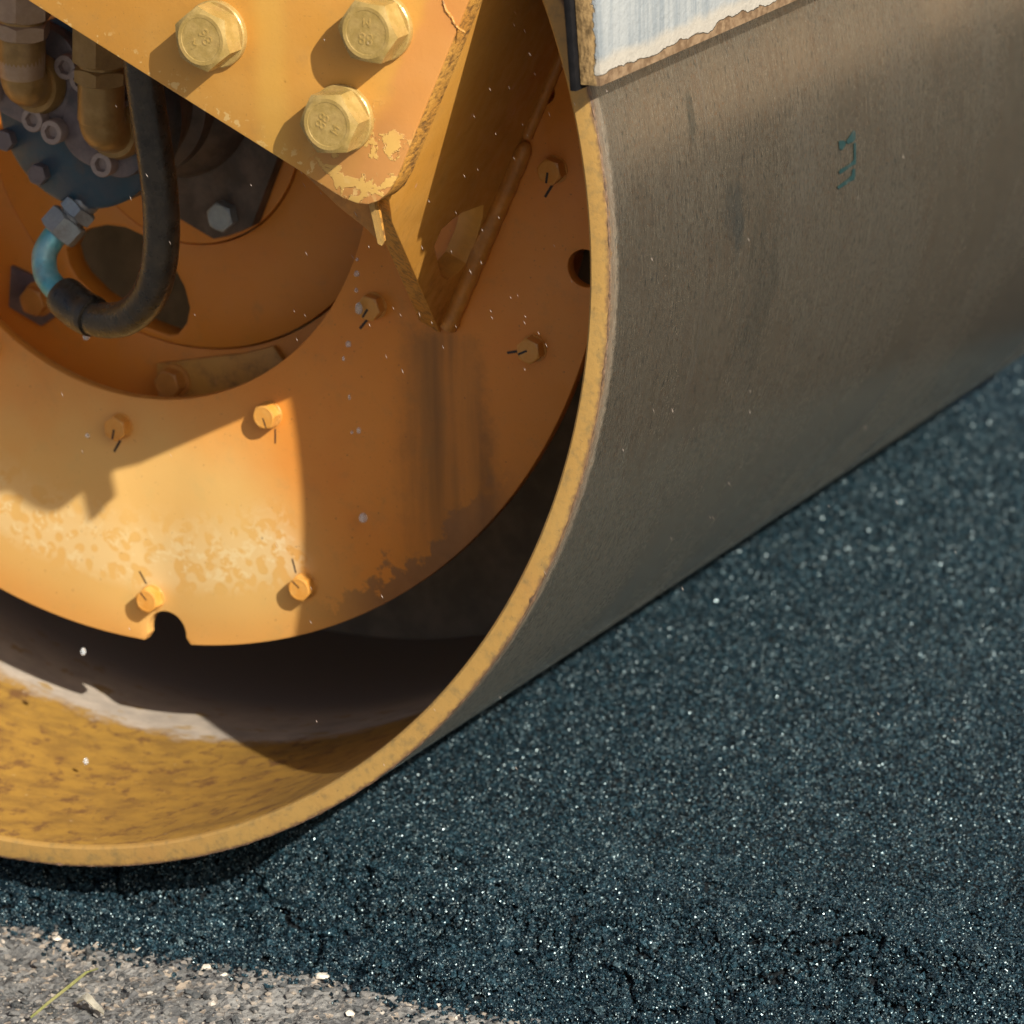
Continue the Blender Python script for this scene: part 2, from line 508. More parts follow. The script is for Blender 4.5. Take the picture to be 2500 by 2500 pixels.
MAT = dict(
    paint=mat_paint(), disc=mat_disc(), flange=mat_flange(), cut=mat_cut_edge(), gusset=mat_gusset(), tread=mat_tread(), rim=mat_rim(), inner=mat_inner(),
    bolt=mat_simple('yellow_bolt_paint', (0.33, 0.22, 0.065), (0.44, 0.30, 0.105), 90.0, (0.22, 0.42), 0.15, 0.0005,
                    (0.30, 0.18, 0.06), 0.6),
    dark=mat_simple('dark_interior', (0.13, 0.125, 0.115), (0.20, 0.18, 0.16), 30.0, (0.6, 0.85)),
    hubp=None, blue=mat_simple('blue_motor_paint', (0.018, 0.055, 0.085), (0.040, 0.060, 0.085), 50.0, (0.3, 0.5), 0.0, 0.0006,
                               (0.10, 0.055, 0.03), 0.5),
    pad=mat_simple('grey_motor_casting', (0.115, 0.095, 0.105), (0.185, 0.150, 0.155), 45.0, (0.35, 0.6), 0.25, 0.0008,
                   (0.055, 0.075, 0.085), 0.7),
    cast=mat_simple('oily_cast_iron', (0.055, 0.040, 0.033), (0.115, 0.082, 0.064), 40.0, (0.35, 0.65), 0.1, 0.0010,
                    (0.035, 0.030, 0.030), 0.6),
    brass=mat_simple('yellow_zinc_fitting', (0.26, 0.155, 0.050), (0.36, 0.225, 0.085), 50.0, (0.28, 0.5), 0.35, 0.0005,
                     (0.16, 0.095, 0.045), 0.55),
    pinkzinc=mat_simple('dull_zinc_fitting', (0.34, 0.24, 0.175), (0.46, 0.34, 0.25), 40.0, (0.3, 0.55), 0.3, 0.0006,
                        (0.30, 0.19, 0.09), 0.5),
    zinc=mat_simple('grey_zinc_nut', (0.25, 0.29, 0.32), (0.36, 0.41, 0.44), 45.0, (0.35, 0.55), 0.4, 0.0008,
                    (0.15, 0.115, 0.10), 0.65),
    tealzinc=mat_simple('bluish_zinc_pipe', (0.08, 0.36, 0.44), (0.26, 0.48, 0.54), 40.0, (0.35, 0.55), 0.35, 0.0008,
                        (0.16, 0.12, 0.11), 0.6),
    screw=mat_simple('dull_screw_steel', (0.27, 0.215, 0.20), (0.37, 0.30, 0.28), 80.0, (0.35, 0.55), 0.4, 0.0004,
                     (0.16, 0.09, 0.05), 0.5),
    socket=mat_simple('socket_shadow_steel', (0.05, 0.07, 0.075), (0.08, 0.10, 0.105), 90.0, (0.3, 0.5), 0.3),
    rubber=mat_simple('black_rubber', (0.018, 0.016, 0.014), (0.040, 0.034, 0.027), 70.0, (0.22, 0.42), 0.0, 0.0008,
                      (0.075, 0.055, 0.030), 0.45),
    strip=mat_simple('black_strip_rubber', (0.006, 0.006, 0.007), (0.012, 0.011, 0.012), 70.0, (0.6, 0.8)),
    burr=mat_simple('rusty_paint_burr', (0.08, 0.048, 0.028), (0.18, 0.105, 0.062), 160.0, (0.4, 0.7), 0.0, 0.0010),
    discbolt=mat_simple('disc_bolt_paint', (0.57, 0.245, 0.040), (0.61, 0.31, 0.075), 60.0, (0.28, 0.45), 0.0, 0.0006,
                        (0.30, 0.15, 0.05), 0.4),
    ink=mat_simple('black_marker_ink', (0.012, 0.010, 0.012), (0.022, 0.017, 0.018), 90.0),
    teal=mat_simple('teal_stencil_paint', (0.008, 0.030, 0.031), (0.014, 0.040, 0.041), 120.0, (0.45, 0.6), 0.0, 0.0004,
                    (0.16, 0.13, 0.10), 0.6),
    weld=mat_simple('painted_weld', (0.44, 0.185, 0.035), (0.55, 0.235, 0.045), 80.0, (0.35, 0.55), 0.0, 0.0012,
                    (0.16, 0.07, 0.03), 0.35),
    bit=mat_bitumen(), asphalt=mat_asphalt(), oldp=mat_old_pavement(), oldg=mat_old_grain(),
    board=mat_board_face(), water=mat_water(),
    grass=mat_simple('dry_grass', (0.36, 0.38, 0.13), (0.50, 0.46, 0.22), 60.0, (0.5, 0.7)),
    leaf=mat_simple('bleached_leaf', (0.55, 0.50, 0.40), (0.72, 0.68, 0.58), 90.0, (0.6, 0.8)),
    lime=mat_simple('pale_limestone', (0.52, 0.46, 0.38), (0.70, 0.64, 0.55), 120.0, (0.7, 0.9), 0.0, 0.0015),
    earth=mat_simple('dusty_earth', (0.19, 0.145, 0.10), (0.27, 0.21, 0.15), 0.8, (0.85, 0.95)),
    mist=mat_simple('white_spray', (0.48, 0.38, 0.32), (0.60, 0.50, 0.43), 50.0, (0.3, 0.4)),
)


MAT['strip'].node_tree.nodes['Principled BSDF'].inputs['Specular IOR Level'].default_value = 0.12

# ------------------------------------------------------------------ mesh helpers
def link(name, me, mat, parent=None, smooth=None):
    o = bpy.data.objects.new(name, me)
    if mat is not None and not me.materials:
        me.materials.append(mat)
    COL.objects.link(o)
    if parent is not None:
        o.parent = parent
    if smooth is not None:
        me.set_sharp_from_angle(angle=math.radians(smooth))
        for p_ in me.polygons:
            p_.use_smooth = True
    return o


def from_bm(name, bm, mat, parent=None, smooth=35):
    bmesh.ops.recalc_face_normals(bm, faces=bm.faces[:])
    me = bpy.data.meshes.new(name)
    bm.to_mesh(me)
    bm.free()
    return link(name, me, mat, parent, smooth)


def lathe_bm(profile, segs, closed=False, centre=(0.0, R), bm=None):
    """profile of (radius, y) turned about an axis along Y"""
    bm = bm or bmesh.new()
    rings = []
    for r_, y_ in profile:
        if r_ < 1e-6:
            rings.append([bm.verts.new((centre[0], y_, centre[1]))])
        else:
            rings.append([bm.verts.new((centre[0] + r_ * math.cos(2 * math.pi * i / segs), y_,
                                        centre[1] + r_ * math.sin(2 * math.pi * i / segs))) for i in range(segs)])
    pairs = list(zip(rings[:-1], rings[1:]))
    if closed:
        pairs.append((rings[-1], rings[0]))
    for a, b in pairs:
        for i in range(segs):
            j = (i + 1) % segs
            if len(a) == 1 and len(b) == 1:
                break
            if len(a) == 1:
                bm.faces.new((a[0], b[i], b[j]))
            elif len(b) == 1:
                bm.faces.new((a[i], b[0], a[j]))
            else:
                bm.faces.new((a[i], b[i], b[j], a[j]))
    return bm


def plate_bm(outer, holes, thick, frame=None, bevel=0.0, cut_index=False):
    """flat plate in a local (u, v) plane with holes, front at w=0, extruded to w=thick"""
    bm = bmesh.new()
    edges = []
    for loop in [outer] + list(holes):
        vs = [bm.verts.new((u_, 0.0, v_)) for u_, v_ in loop]
        for i in range(len(vs)):
            edges.append(bm.edges.new((vs[i], vs[(i + 1) % len(vs)])))
    bmesh.ops.triangle_fill(bm, use_beauty=True, edges=edges)
    rim_edges = [e for e in bm.edges if len(e.link_faces) == 1]
    ext = bmesh.ops.extrude_face_region(bm, geom=bm.faces[:])
    for v in ext['geom']:
        if isinstance(v, bmesh.types.BMVert):
            v.co.y += thick
    bmesh.ops.recalc_face_normals(bm, faces=bm.faces[:])
    if bevel > 0:
        es = [e for e in bm.edges if len(e.link_faces) == 2 and e.calc_face_angle(0) > 1.0
              and abs(e.verts[0].co.y - e.verts[1].co.y) < 1e-6]
        bmesh.ops.bevel(bm, geom=es, offset=bevel, segments=2, affect='EDGES', profile=0.5)
    if cut_index:
        for f_ in bm.faces:
            f_.material_index = 1 if abs(f_.normal.y) < 0.3 else 0
    if frame is not None:
        bm.transform(frame)
    return bm


def circle(cx, cz, r_, n, a0=0.0, a1=2 * math.pi):
    full = abs(a1 - a0 - 2 * math.pi) < 1e-6
    m_ = n if full else n + 1
    return [(cx + r_ * math.cos(a0 + (a1 - a0) * i / n), cz + r_ * math.sin(a0 + (a1 - a0) * i / n)) for i in range(m_)]


def catmull(pts, n):
    P = [Vector(p_) for p_ in pts]
    P = [P[0] * 2 - P[1]] + P + [P[-1] * 2 - P[-2]]
    out = []
    for i in range(1, len(P) - 2):
        for k_ in range(n):
            t = k_ / n
            a, b, c, d = P[i - 1], P[i], P[i + 1], P[i + 2]
            out.append(0.5 * ((2 * b) + (c - a) * t + (2 * a - 5 * b + 4 * c - d) * t * t + (3 * b - a - 3 * c + d) * t ** 3))
    out.append(P[-2])
    return out


def tube_bm(path, rad, segs=20, bm=None, jitter=0.0, seed=1, cap=True):
    bm = bm or bmesh.new()
    rnd = random.Random(seed)
    path = [Vector(p_) for p_ in path]
    n = len(path)
    t0 = (path[1] - path[0]).normalized()
    side = t0.orthogonal().normalized()
    rings = []
    prev = t0
    for i in range(n):
        t = (path[min(i + 1, n - 1)] - path[max(i - 1, 0)]).normalized()
        side = (prev.rotation_difference(t) @ side).normalized()
        prev = t
        up = t.cross(side)
        r_ = rad[i] if isinstance(rad, (list, tuple)) else rad
        ring = []
        for k_ in range(segs):
            a = 2 * math.pi * k_ / segs
            rr = r_ * (1 + jitter * (rnd.random() - 0.5))
            ring.append(bm.verts.new(path[i] + side * (rr * math.cos(a)) + up * (rr * math.sin(a))))
        rings.append(ring)
    for a, b in zip(rings[:-1], rings[1:]):
        for k_ in range(segs):
            j = (k_ + 1) % segs
            bm.faces.new((a[k_], a[j], b[j], b[k_]))
    if cap:
        bm.faces.new(rings[0])
        bm.faces.new(rings[-1])
    return bm


def hex_head_bm(af, h, face_r, z0=0.0, bm=None, both=False, bore=0.0):
    """hexagon with rounded chamfer, standing on local z=z0 along +z"""
    bm = bm or bmesh.new()
    seg = 48
    apo = af / 2
    low, up, top = [], [], []
    for i in range(seg):
        a = 2 * math.pi * i / seg
        loc = (a + math.pi / 6) % (math.pi / 3) - math.pi / 6
        rh = apo / math.cos(loc)
        dz = max(0.0, (rh - face_r) * 0.55)
        low.append(bm.verts.new((rh * math.cos(a), rh * math.sin(a), z0 + (dz if both else 0.0))))
        up.append(bm.verts.new((rh * math.cos(a), rh * math.sin(a), z0 + h - dz)))
        top.append(bm.verts.new((face_r * math.cos(a), face_r * math.sin(a), z0 + h)))
    inner = [bm.verts.new((v.co.x * 0.86, v.co.y * 0.86, z0 + h)) for v in top]
    inner2 = [bm.verts.new((v.co.x * 0.84, v.co.y * 0.84, z0 + h - 0.006 * af)) for v in top]
    bot = [bm.verts.new((face_r * math.cos(2 * math.pi * i / seg), face_r * math.sin(2 * math.pi * i / seg), z0)) for i in range(seg)]
    for ra, rb in ((bot, low), (low, up), (up, top), (top, inner), (inner, inner2)):
        for i in range(seg):
            j = (i + 1) % seg
            bm.faces.new((ra[i], ra[j], rb[j], rb[i]))
    bm.faces.new(inner2)
    bm.faces.new(list(reversed(bot)))
    return bm


def ring_bm(r0, r1, h, seg=40, bev=0.0006):
    """washer standing on local z=0"""
    bm = bmesh.new()
    prof = [(r0, 0), (r1, 0), (r1, h - bev), (r1 - bev, h), (r0, h)]
    rings = [[bm.verts.new((r_ * math.cos(2 * math.pi * i / seg), r_ * math.sin(2 * math.pi * i / seg), z_)) for i in range(seg)]
             for r_, z_ in prof]
    for k_ in range(len(rings)):
        a, b = rings[k_], rings[(k_ + 1) % len(rings)]
        for i in range(seg):
            j = (i + 1) % seg
            bm.faces.new((a[i], a[j], b[j], b[i]))
    return bm


def aim(loc, axis, roll=0.0):
    """matrix placing local +z along axis"""
    q = Vector((0, 0, 1)).rotation_difference(Vector(axis).normalized())
    return Matrix.Translation(loc) @ q.to_matrix().to_4x4() @ Matrix.Rotation(roll, 4, 'Z')


def face_front(loc, roll=0.0):
    """local +z to -Y (towards the viewer), local +y to +Z"""
    m_ = Matrix(((1, 0, 0), (0, 0, -1), (0, 1, 0))).to_4x4()
    return Matrix.Translation(loc) @ m_ @ Matrix.Rotation(roll, 4, 'Z')


def box_bm(sx, sy, sz, bev=0.0):
    bm = bmesh.new()
    bmesh.ops.create_cube(bm, size=1.0)
    bm.transform(Matrix.Diagonal((sx, sy, sz, 1.0)))
    if bev:
        bmesh.ops.bevel(bm, geom=bm.edges[:], offset=bev, segments=2, affect='EDGES', profile=0.5)
    return bm


def mesh_of(name, bm, mat, smooth=35):
    bmesh.ops.recalc_face_normals(bm, faces=bm.faces[:])
    me = bpy.data.meshes.new(name)
    bm.to_mesh(me)
    bm.free()
    me.materials.append(mat)
    me.set_sharp_from_angle(angle=math.radians(smooth))
    for p_ in me.polygons:
        p_.use_smooth = True
    return me


def inst(name, me, parent, mw):
    o = bpy.data.objects.new(name, me)
    COL.objects.link(o)
    o.parent = parent
    o.matrix_local = mw
    return o


def text_mesh(body, size, depth, mat):
    cu_ = bpy.data.curves.new('marking', 'FONT')
    cu_.body = body
    cu_.size = size
    cu_.extrude = depth
    cu_.align_x = 'CENTER'
    cu_.align_y = 'CENTER'
    cu_.resolution_u = 4
    tmp = bpy.data.objects.new('marking_source', cu_)
    COL.objects.link(tmp)
    dg = bpy.context.evaluated_depsgraph_get()
    me = bpy.data.meshes.new_from_object(tmp.evaluated_get(dg))
    bpy.data.objects.remove(tmp, do_unlink=True)
    bpy.data.curves.remove(cu_)
    me.materials.clear()
    me.materials.append(mat)
    return me


def tag(o, label=None, cat=None, group=None, kind=None):
    for k_, v in (('label', label), ('category', cat), ('group', group), ('kind', kind)):
        if v:
            o[k_] = v
    return o


# ------------------------------------------------------------------ numpy noise
def vnoise(x, y, seed=0):
    def h(ix, iy):
        n = (ix.astype(np.int64) * 374761393 + iy.astype(np.int64) * 668265263 + seed * 974634777) & 0xffffffff
        n = ((n ^ (n >> 13)) * 1274126177) & 0xffffffff
        return ((n ^ (n >> 16)) & 0xffff) / 65535.0
    ix, iy = np.floor(x), np.floor(y)
    fx, fy = x - ix, y - iy
    fx, fy = fx * fx * (3 - 2 * fx), fy * fy * (3 - 2 * fy)
    a, b, c, d = h(ix, iy), h(ix + 1, iy), h(ix, iy + 1), h(ix + 1, iy + 1)
    return (a * (1 - fx) + b * fx) * (1 - fy) + (c * (1 - fx) + d * fx) * fy


def fbm(x, y, f, o=4, seed=0):
    s, a, t = 0.0, 1.0, 0.0
    for i in range(o):
        s = s + a * vnoise(x * f, y * f, seed + i)
        t += a
        a *= 0.5
        f *= 2.03
    return s / t - 0.5


def sstep(x, a, b):
    t = np.clip((x - a) / (b - a), 0, 1)
    return t * t * (3 - 2 * t)


def mat_edge(x):
    """y of the ragged front edge of the fresh asphalt"""
    return (-0.020 - 0.17 * np.maximum(0, x - 0.43) + 0.012 * fbm(x, x * 0 + 3.3, 9.0, 3, 5) * 2
            + 0.010 * fbm(x, x * 0 + 8.1, 60.0, 2, 9) * 2)


def asphalt_z(x, y):
    s = sstep(y, 0.015, 0.15)
    z = -0.036 * (1 - s)
    rough = 1 - sstep(y - 0.10 * np.maximum(0, x - 0.3), 0.06, 0.26)
    z = z + fbm(x, y, 36.0, 3, 21) * 0.024 * rough + fbm(x, y, 9.0, 2, 31) * (0.004 + 0.012 * rough)
    crack = np.abs(fbm(x, y, 11.0, 3, 77))
    z = z - 0.010 * rough * (1 - sstep(crack, 0.0, 0.035))
    d = y - mat_edge(x)
    z = z - 0.016 * (1 - sstep(d, -0.004, 0.022)) - 0.10 * (1 - sstep(d, -0.03, -0.006))
    # the drum keeps a hair of clearance
    lim = np.where(y > 0.0, R - np.sqrt(np.maximum(0, R * R - np.minimum(np.abs(x), R) ** 2)) - 0.0035, 9.0)
    return np.minimum(z, lim)


def old_z(x, y):
    return (-0.050 + fbm(x, y, 45.0, 3, 41) * 0.010 + fbm(x, y, 150.0, 2, 43) * 0.009 + fbm(x, y, 8.0, 2, 45) * 0.012 - 0.03 * np.maximum(0, -0.12 - y)
            - 0.05 * sstep(y - mat_edge(x), 0.0, 0.03))


def grid_mesh(name, x0, x1, y0, y1, step, zf, mat, keep=None):
    nx, ny = int((x1 - x0) / step) + 1, int((y1 - y0) / step) + 1
    X, Y = np.meshgrid(np.linspace(x0, x1, nx), np.linspace(y0, y1, ny))
    Z = zf(X, Y)
    co = np.stack([X, Y, Z], -1).reshape(-1, 3)
    i = np.arange(nx * ny).reshape(ny, nx)
    f_ = np.stack([i[:-1, :-1], i[:-1, 1:], i[1:, 1:], i[1:, :-1]], -1).reshape(-1, 4)
    me = bpy.data.meshes.new(name)
    me.vertices.add(len(co))
    me.vertices.foreach_set('co', co.ravel().astype(np.float32))
    me.loops.add(f_.size)
    me.loops.foreach_set('vertex_index', f_.ravel().astype(np.int32))
    me.polygons.add(len(f_))
    me.polygons.foreach_set('loop_start', np.arange(0, f_.size, 4, dtype=np.int32))
    me.update(calc_edges=True)
    me.polygons.foreach_set('use_smooth', np.ones(len(f_), dtype=bool))
    return link(name, me, mat)


OCT_V = np.array([(1, 0, 0), (-1, 0, 0), (0, 1, 0), (0, -1, 0), (0, 0, 1), (0, 0, -1)], float)
OCT_F = np.array([(0, 2, 4), (2, 1, 4), (1, 3, 4), (3, 0, 4), (2, 0, 5), (1, 2, 5), (3, 1, 5), (0, 3, 5)])
_t = (1 + 5 ** 0.5) / 2
ICO_V = np.array([(-1, _t, 0), (1, _t, 0), (-1, -_t, 0), (1, -_t, 0), (0, -1, _t), (0, 1, _t), (0, -1, -_t), (0, 1, -_t),
                  (_t, 0, -1), (_t, 0, 1), (-_t, 0, -1), (-_t, 0, 1)]) / math.hypot(1, _t)
ICO_F = np.array([(0, 11, 5), (0, 5, 1), (0, 1, 7), (0, 7, 10), (0, 10, 11), (1, 5, 9), (5, 11, 4), (11, 10, 2), (10, 7, 6),
                  (7, 1, 8), (3, 9, 4), (3, 4, 2), (3, 2, 6), (3, 6, 8), (3, 8, 9), (4, 9, 5), (2, 4, 11), (6, 2, 10),
                  (8, 6, 7), (9, 8, 1)])


def stones(name, pos, rad, squash, mat, seed, irr=0.35, base=None):
    """many angular grains in one mesh; pos (n,3), rad (n,)"""
    rs = np.random.RandomState(seed)
    n = len(pos)
    BV, BF = base or (ICO_V, ICO_F)
    nv = len(BV)
    V = BV[None] * (1 + irr * (rs.rand(n, nv, 1) - 0.5) * 2) + irr * 0.6 * (rs.rand(n, nv, 3) - 0.5)
    V = V * (0.75 + 0.5 * rs.rand(n, 1, 3))
    q = rs.randn(n, 4)
    q /= np.linalg.norm(q, axis=1)[:, None]
    w, x, y, z = q.T
    Rm = np.stack([1 - 2 * (y * y + z * z), 2 * (x * y - z * w), 2 * (x * z + y * w),
                   2 * (x * y + z * w), 1 - 2 * (x * x + z * z), 2 * (y * z - x * w),
                   2 * (x * z - y * w), 2 * (y * z + x * w), 1 - 2 * (x * x + y * y)], -1).reshape(n, 3, 3)
    V = np.einsum('nij,nkj->nki', Rm, V) * rad[:, None, None]
    V[:, :, 2] *= squash[:, None] if np.ndim(squash) else squash
    V += pos[:, None]
    F = (BF[None] + nv * np.arange(n)[:, None, None]).reshape(-1, 3)
    me = bpy.data.meshes.new(name)
    me.vertices.add(n * nv)
    me.vertices.foreach_set('co', V.reshape(-1).astype(np.float32))
    me.loops.add(F.size)
    me.loops.foreach_set('vertex_index', F.ravel().astype(np.int32))
    me.polygons.add(len(F))
    me.polygons.foreach_set('loop_start', np.arange(0, F.size, 3, dtype=np.int32))
    me.update(calc_edges=True)
    me.polygons.foreach_set('use_smooth', np.zeros(len(F), dtype=bool))
    me.update()
    return link(name, me, mat)


# ------------------------------------------------------------------ setting: ground, road, old pavement
bm = bmesh.new()
bmesh.ops.create_grid(bm, x_segments=40, y_segments=40, size=220.0)
for v in bm.verts:
    v.co.z = -0.16
g_ = from_bm('ground', bm, MAT['earth'])
tag(g_, kind='structure')

def binder_z(x, y):
    return asphalt_z(x, y) - 0.0045 * (1 - sstep(y - 0.10 * np.maximum(0, x - 0.3), 0.06, 0.26)) - 0.0006


road = grid_mesh('asphalt_road', -0.6, 1.9, -0.55, 3.0, 0.009, binder_z, MAT['asphalt'])
tag(road, kind='structure')
bm = bmesh.new()
for xa, xb, ya, yb in ((-14, -0.6, 0.0, 5.5), (1.9, 14, 0.0, 5.5), (-0.6, 1.9, 3.0, 5.5)):
    vs = [bm.verts.new((xa, ya, -0.006)), bm.verts.new((xb, ya, -0.006)), bm.verts.new((xb, yb, -0.006)), bm.verts.new((xa, yb, -0.006))]
    bm.faces.new(vs)
far = from_bm('road_beyond', bm, MAT['asphalt'])
tag(far, kind='structure')
old = grid_mesh('old_pavement', -0.6, 1.9, -1.1, 0.06, 0.0045, old_z, MAT['oldp'])
tag(old, kind='structure')
bm = bmesh.new()
for xa, xb, ya, yb, z_ in ((-14, -0.6, -9, 0.0, -0.075), (1.9, 14, -9, 0.0, -0.075), (-0.6, 1.9, -9, -1.1, -0.09)):
    vs = [bm.verts.new((xa, ya, z_)), bm.verts.new((xb, ya, z_)), bm.verts.new((xb, yb, z_)), bm.verts.new((xa, yb, z_))]
    bm.faces.new(vs)
oldfar = from_bm('old_pavement_beyond', bm, MAT['oldp'])
tag(oldfar, kind='structure')

rs = np.random.RandomState(7)
# fresh asphalt grains: only where the ground is not deep under the drum
N = 560000
px = rs.uniform(-0.12, 1.12, N)
py = rs.uniform(-0.30, 2.20, N)
px[:90000] = rs.uniform(-0.12, 1.12, 90000)
py[:90000] = rs.uniform(-0.30, 0.26, 90000)
ok = (py > mat_edge(px) - 0.012 - 0.05 * (rs.rand(N) ** 14))
ok &= ~((px < 0.13) & (py > 0.10 + 0.4 * np.maximum(0, px + 0.1)))
ok &= px < 1.06 - 0.39 * py
ok &= (px > 0.10) | (py < 0.12)
ok &= py > -0.30 + 0.0 * px
keep = rs.rand(N) < np.where(py > 1.0, 0.75, 1.0)
ok &= keep
px, py = px[ok], py[ok]
front = 1 - sstep(py, 0.06, 0.26)
rad = (0.00155 + 0.0010 * rs.rand(len(px)) ** 2) * (1 + front * 0.35 * rs.rand(len(px)))
big = rs.rand(len(px)) < (0.002 + 0.02 * front)
rad = np.where(big, rad * rs.uniform(1.5, 2.3, len(px)), rad)
rad = rad * np.where(py > 1.0, 1.25, 1.0)
pz = asphalt_z(px, py)
pz = np.maximum(pz, old_z(px, py) + 0.001)
pz = pz + rad * rs.uniform(-0.35, 0.45, len(px))
lim = np.where(py > -0.004, R - np.sqrt(np.maximum(0, R * R - np.minimum(np.abs(px), R) ** 2)) - rad * 1.1, 9.0)
pz = np.minimum(pz, lim)
mx = 245000
print('grains', len(px))
if len(px) > mx:
    sel = rs.permutation(len(px))[:mx]
    px, py, pz, rad, front = px[sel], py[sel], pz[sel], rad[sel], front[sel]
gr = stones('asphalt_grain', np.stack([px, py, pz], -1), rad, 0.80 + 0.2 * front, MAT['bit'], 11, 0.32, (OCT_V, OCT_F))
tag(gr, 'glossy black bitumen coated grains of the fresh asphalt', 'asphalt', kind='stuff')

N = 26000
px = rs.uniform(-0.15, 0.95, N)
py = rs.uniform(-0.55, 0.02, N)
ok = (py < mat_edge(px) + 0.006) & (py > -0.42 + 0.2 * px)
px, py = px[ok], py[ok]
rad = 0.0012 + 0.0036 * rs.rand(len(px)) ** 4.0
pz = old_z(px, py) + rad * rs.uniform(-0.6, 0.35, len(px))
og = stones('old_pavement_grit', np.stack([px, py, pz], -1), rad, 0.62, MAT['oldg'], 17, 0.28)
tag(og, 'grey and tan grit set in the worn old pavement', 'grit', kind='stuff')

# ------------------------------------------------------------------ the road roller
roller = bpy.data.objects.new('road_roller', None)
COL.objects.link(roller)
tag(roller, 'yellow road roller with smooth steel drum pressing fresh black asphalt beside old pavement', 'road roller')

# drum shell
t_ = 0.0195
prof = [(R - t_ + 0.0030, 0.0000), (R - 0.0036, 0.0000), (R - 0.0014, 0.0006), (R - 0.0003, 0.0018), (R, 0.0036),
        (R, 0.02), (R, 0.12), (R, 0.5), (R, 1.1), (R, 1.70), (R - t_, 1.70), (R - t_, 0.9), (R - t_, 0.42), (R - t_, 0.2), (R - t_, 0.03),
        (R - t_, 0.0042), (R - t_ + 0.0012, 0.0012)]
bm = lathe_bm(prof, 512, True)
for i, f_ in enumerate(bm.faces):
    k_ = i // 512
    f_.material_index = 1 if k_ in (15, 16, 0, 1, 2) else (0 if 3 <= k_ <= 8 else 2)
bmesh.ops.recalc_face_normals(bm, faces=bm.faces[:])
me = bpy.data.meshes.new('drum_shell')
bm.to_mesh(me)
bm.free()
for k_ in ('tread', 'rim', 'inner'):
    me.materials.append(MAT[k_])
shell = link('drum_shell', me, None, roller, 30)
tag(shell, 'worn brown grey steel drum shell with yellow painted edge')
rndb = random.Random(12)
pth = []
for i in range(720):
    a = 2 * math.pi * i / 720
    pth.append(Vector(((R - 0.0010) * math.cos(a), 0.0016 + 0.0005 * (rndb.random() - 0.5), R + (R - 0.0010) * math.sin(a))))
rb = [0.0008 + 0.0005 * rndb.random() ** 2 + (0.0014 if rndb.random() < 0.02 else 0.0) for i in range(720)]
from_bm('edge_burr', tube_bm(pth, rb, 6, None, 0.5, 13), MAT['burr'], shell, 40)
web = from_bm('drum_web', lathe_bm([(R - t_ - 0.0005, 0.62), (0.0, 0.62), (0.0, 0.64), (R - t_ - 0.0005, 0.64)], 96), MAT['dark'], roller)

marks = [
    [(0.6008, 0.4517, 0.6052), (0.6008, 0.4619, 0.6035), (0.6008, 0.4664, 0.6009), (0.6008, 0.4649, 0.5991), (0.6008, 0.4588, 0.5965), (0.6008, 0.4527, 0.5986)],
    [(0.6008, 0.468, 0.6022), (0.6008, 0.4793, 0.6066), (0.6007, 0.4834, 0.6082), (0.6008, 0.4865, 0.6059), (0.6008, 0.4874, 0.6007), (0.6008, 0.4828, 0.5989), (0.6008, 0.472, 0.5993)],
    [(0.6008, 0.4824, 0.5955), (0.6008, 0.487, 0.5945), (0.6004, 0.488, 0.5775), (0.6004, 0.4813, 0.5777), (0.6003, 0.4569, 0.5758), (0.6004, 0.4541, 0.5785), (0.6005, 0.4575, 0.5798), (0.6005, 0.4708, 0.5799), (0.6005, 0.481, 0.5811), (0.6005, 0.4835, 0.5822)],
    [(0.6002, 0.4869, 0.5722), (0.5999, 0.4876, 0.567), (0.5997, 0.486, 0.5636), (0.5997, 0.4828, 0.5638), (0.5996, 0.4564, 0.5624), (0.5998, 0.452, 0.5651), (0.5998, 0.458, 0.5659), (0.5999, 0.4721, 0.567), (0.6, 0.4801, 0.5686), (0.6002, 0.4817, 0.5729)]]
for m_ in marks:
    bm = bmesh.new()
    c_ = Vector((0.0, sum(v[1] for v in m_) / len(m_), sum(v[2] for v in m_) / len(m_)))
    m_ = [(v[0] + 0.0002, c_.y + 1.12 * (v[1] - c_.y), c_.z + 1.12 * (v[2] - c_.z)) for v in m_]
    bm.faces.new([bm.verts.new(v) for v in m_])
    me = bpy.data.meshes.new('stencil_mark')
    bmesh.ops.triangulate(bm, faces=bm.faces[:])
    bm.to_mesh(me)
    bm.free()
    link('stencil_mark', me, MAT['teal'], shell)

# support disc with central opening, one round hole and one edge notch
DY, DT, DR = 0.253, 0.012, 0.4745
an0 = math.radians(-88.0)
hr = 0.0205
ncx, ncz = 0.4645 * math.cos(an0), R + 0.4645 * math.sin(an0)
outer = []
for i in range(360):
    a = 2 * math.pi * i / 360
    p_ = (DR * math.cos(a), R + DR * math.sin(a))
    if math.hypot(p_[0] - ncx, p_[1] - ncz) > hr:
        outer.append((a, p_))
outer.sort(key=lambda q: (q[0] - an0) % (2 * math.pi))
outer = [q[1] for q in outer]
a_s = math.atan2(outer[-1][1] - ncz, outer[-1][0] - ncx)
a_e = math.atan2(outer[0][1] - ncz, outer[0][0] - ncx)
span = (a_s - a_e) % (2 * math.pi)
arc = [(ncx + hr * math.cos(a_s - span * k_ / 18), ncz + hr * math.sin(a_s - span * k_ / 18)) for k_ in range(1, 18)]
outer = outer + arc
ha = math.radians(-9.7)
holes = [circle(0, R, 0.2425, 200), circle(0.4575 * math.cos(ha), R + 0.4575 * math.sin(ha), 0.0165, 40)]
# a small drain hole where the weld ends
holes.append(circle(0.4135, 0.674, 0.011, 20))
fr = Matrix.Translation((0, DY, 0))
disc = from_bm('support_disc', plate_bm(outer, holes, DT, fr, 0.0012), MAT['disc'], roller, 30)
tag(disc, 'yellow steel support disc with dirt run and dried water marks')

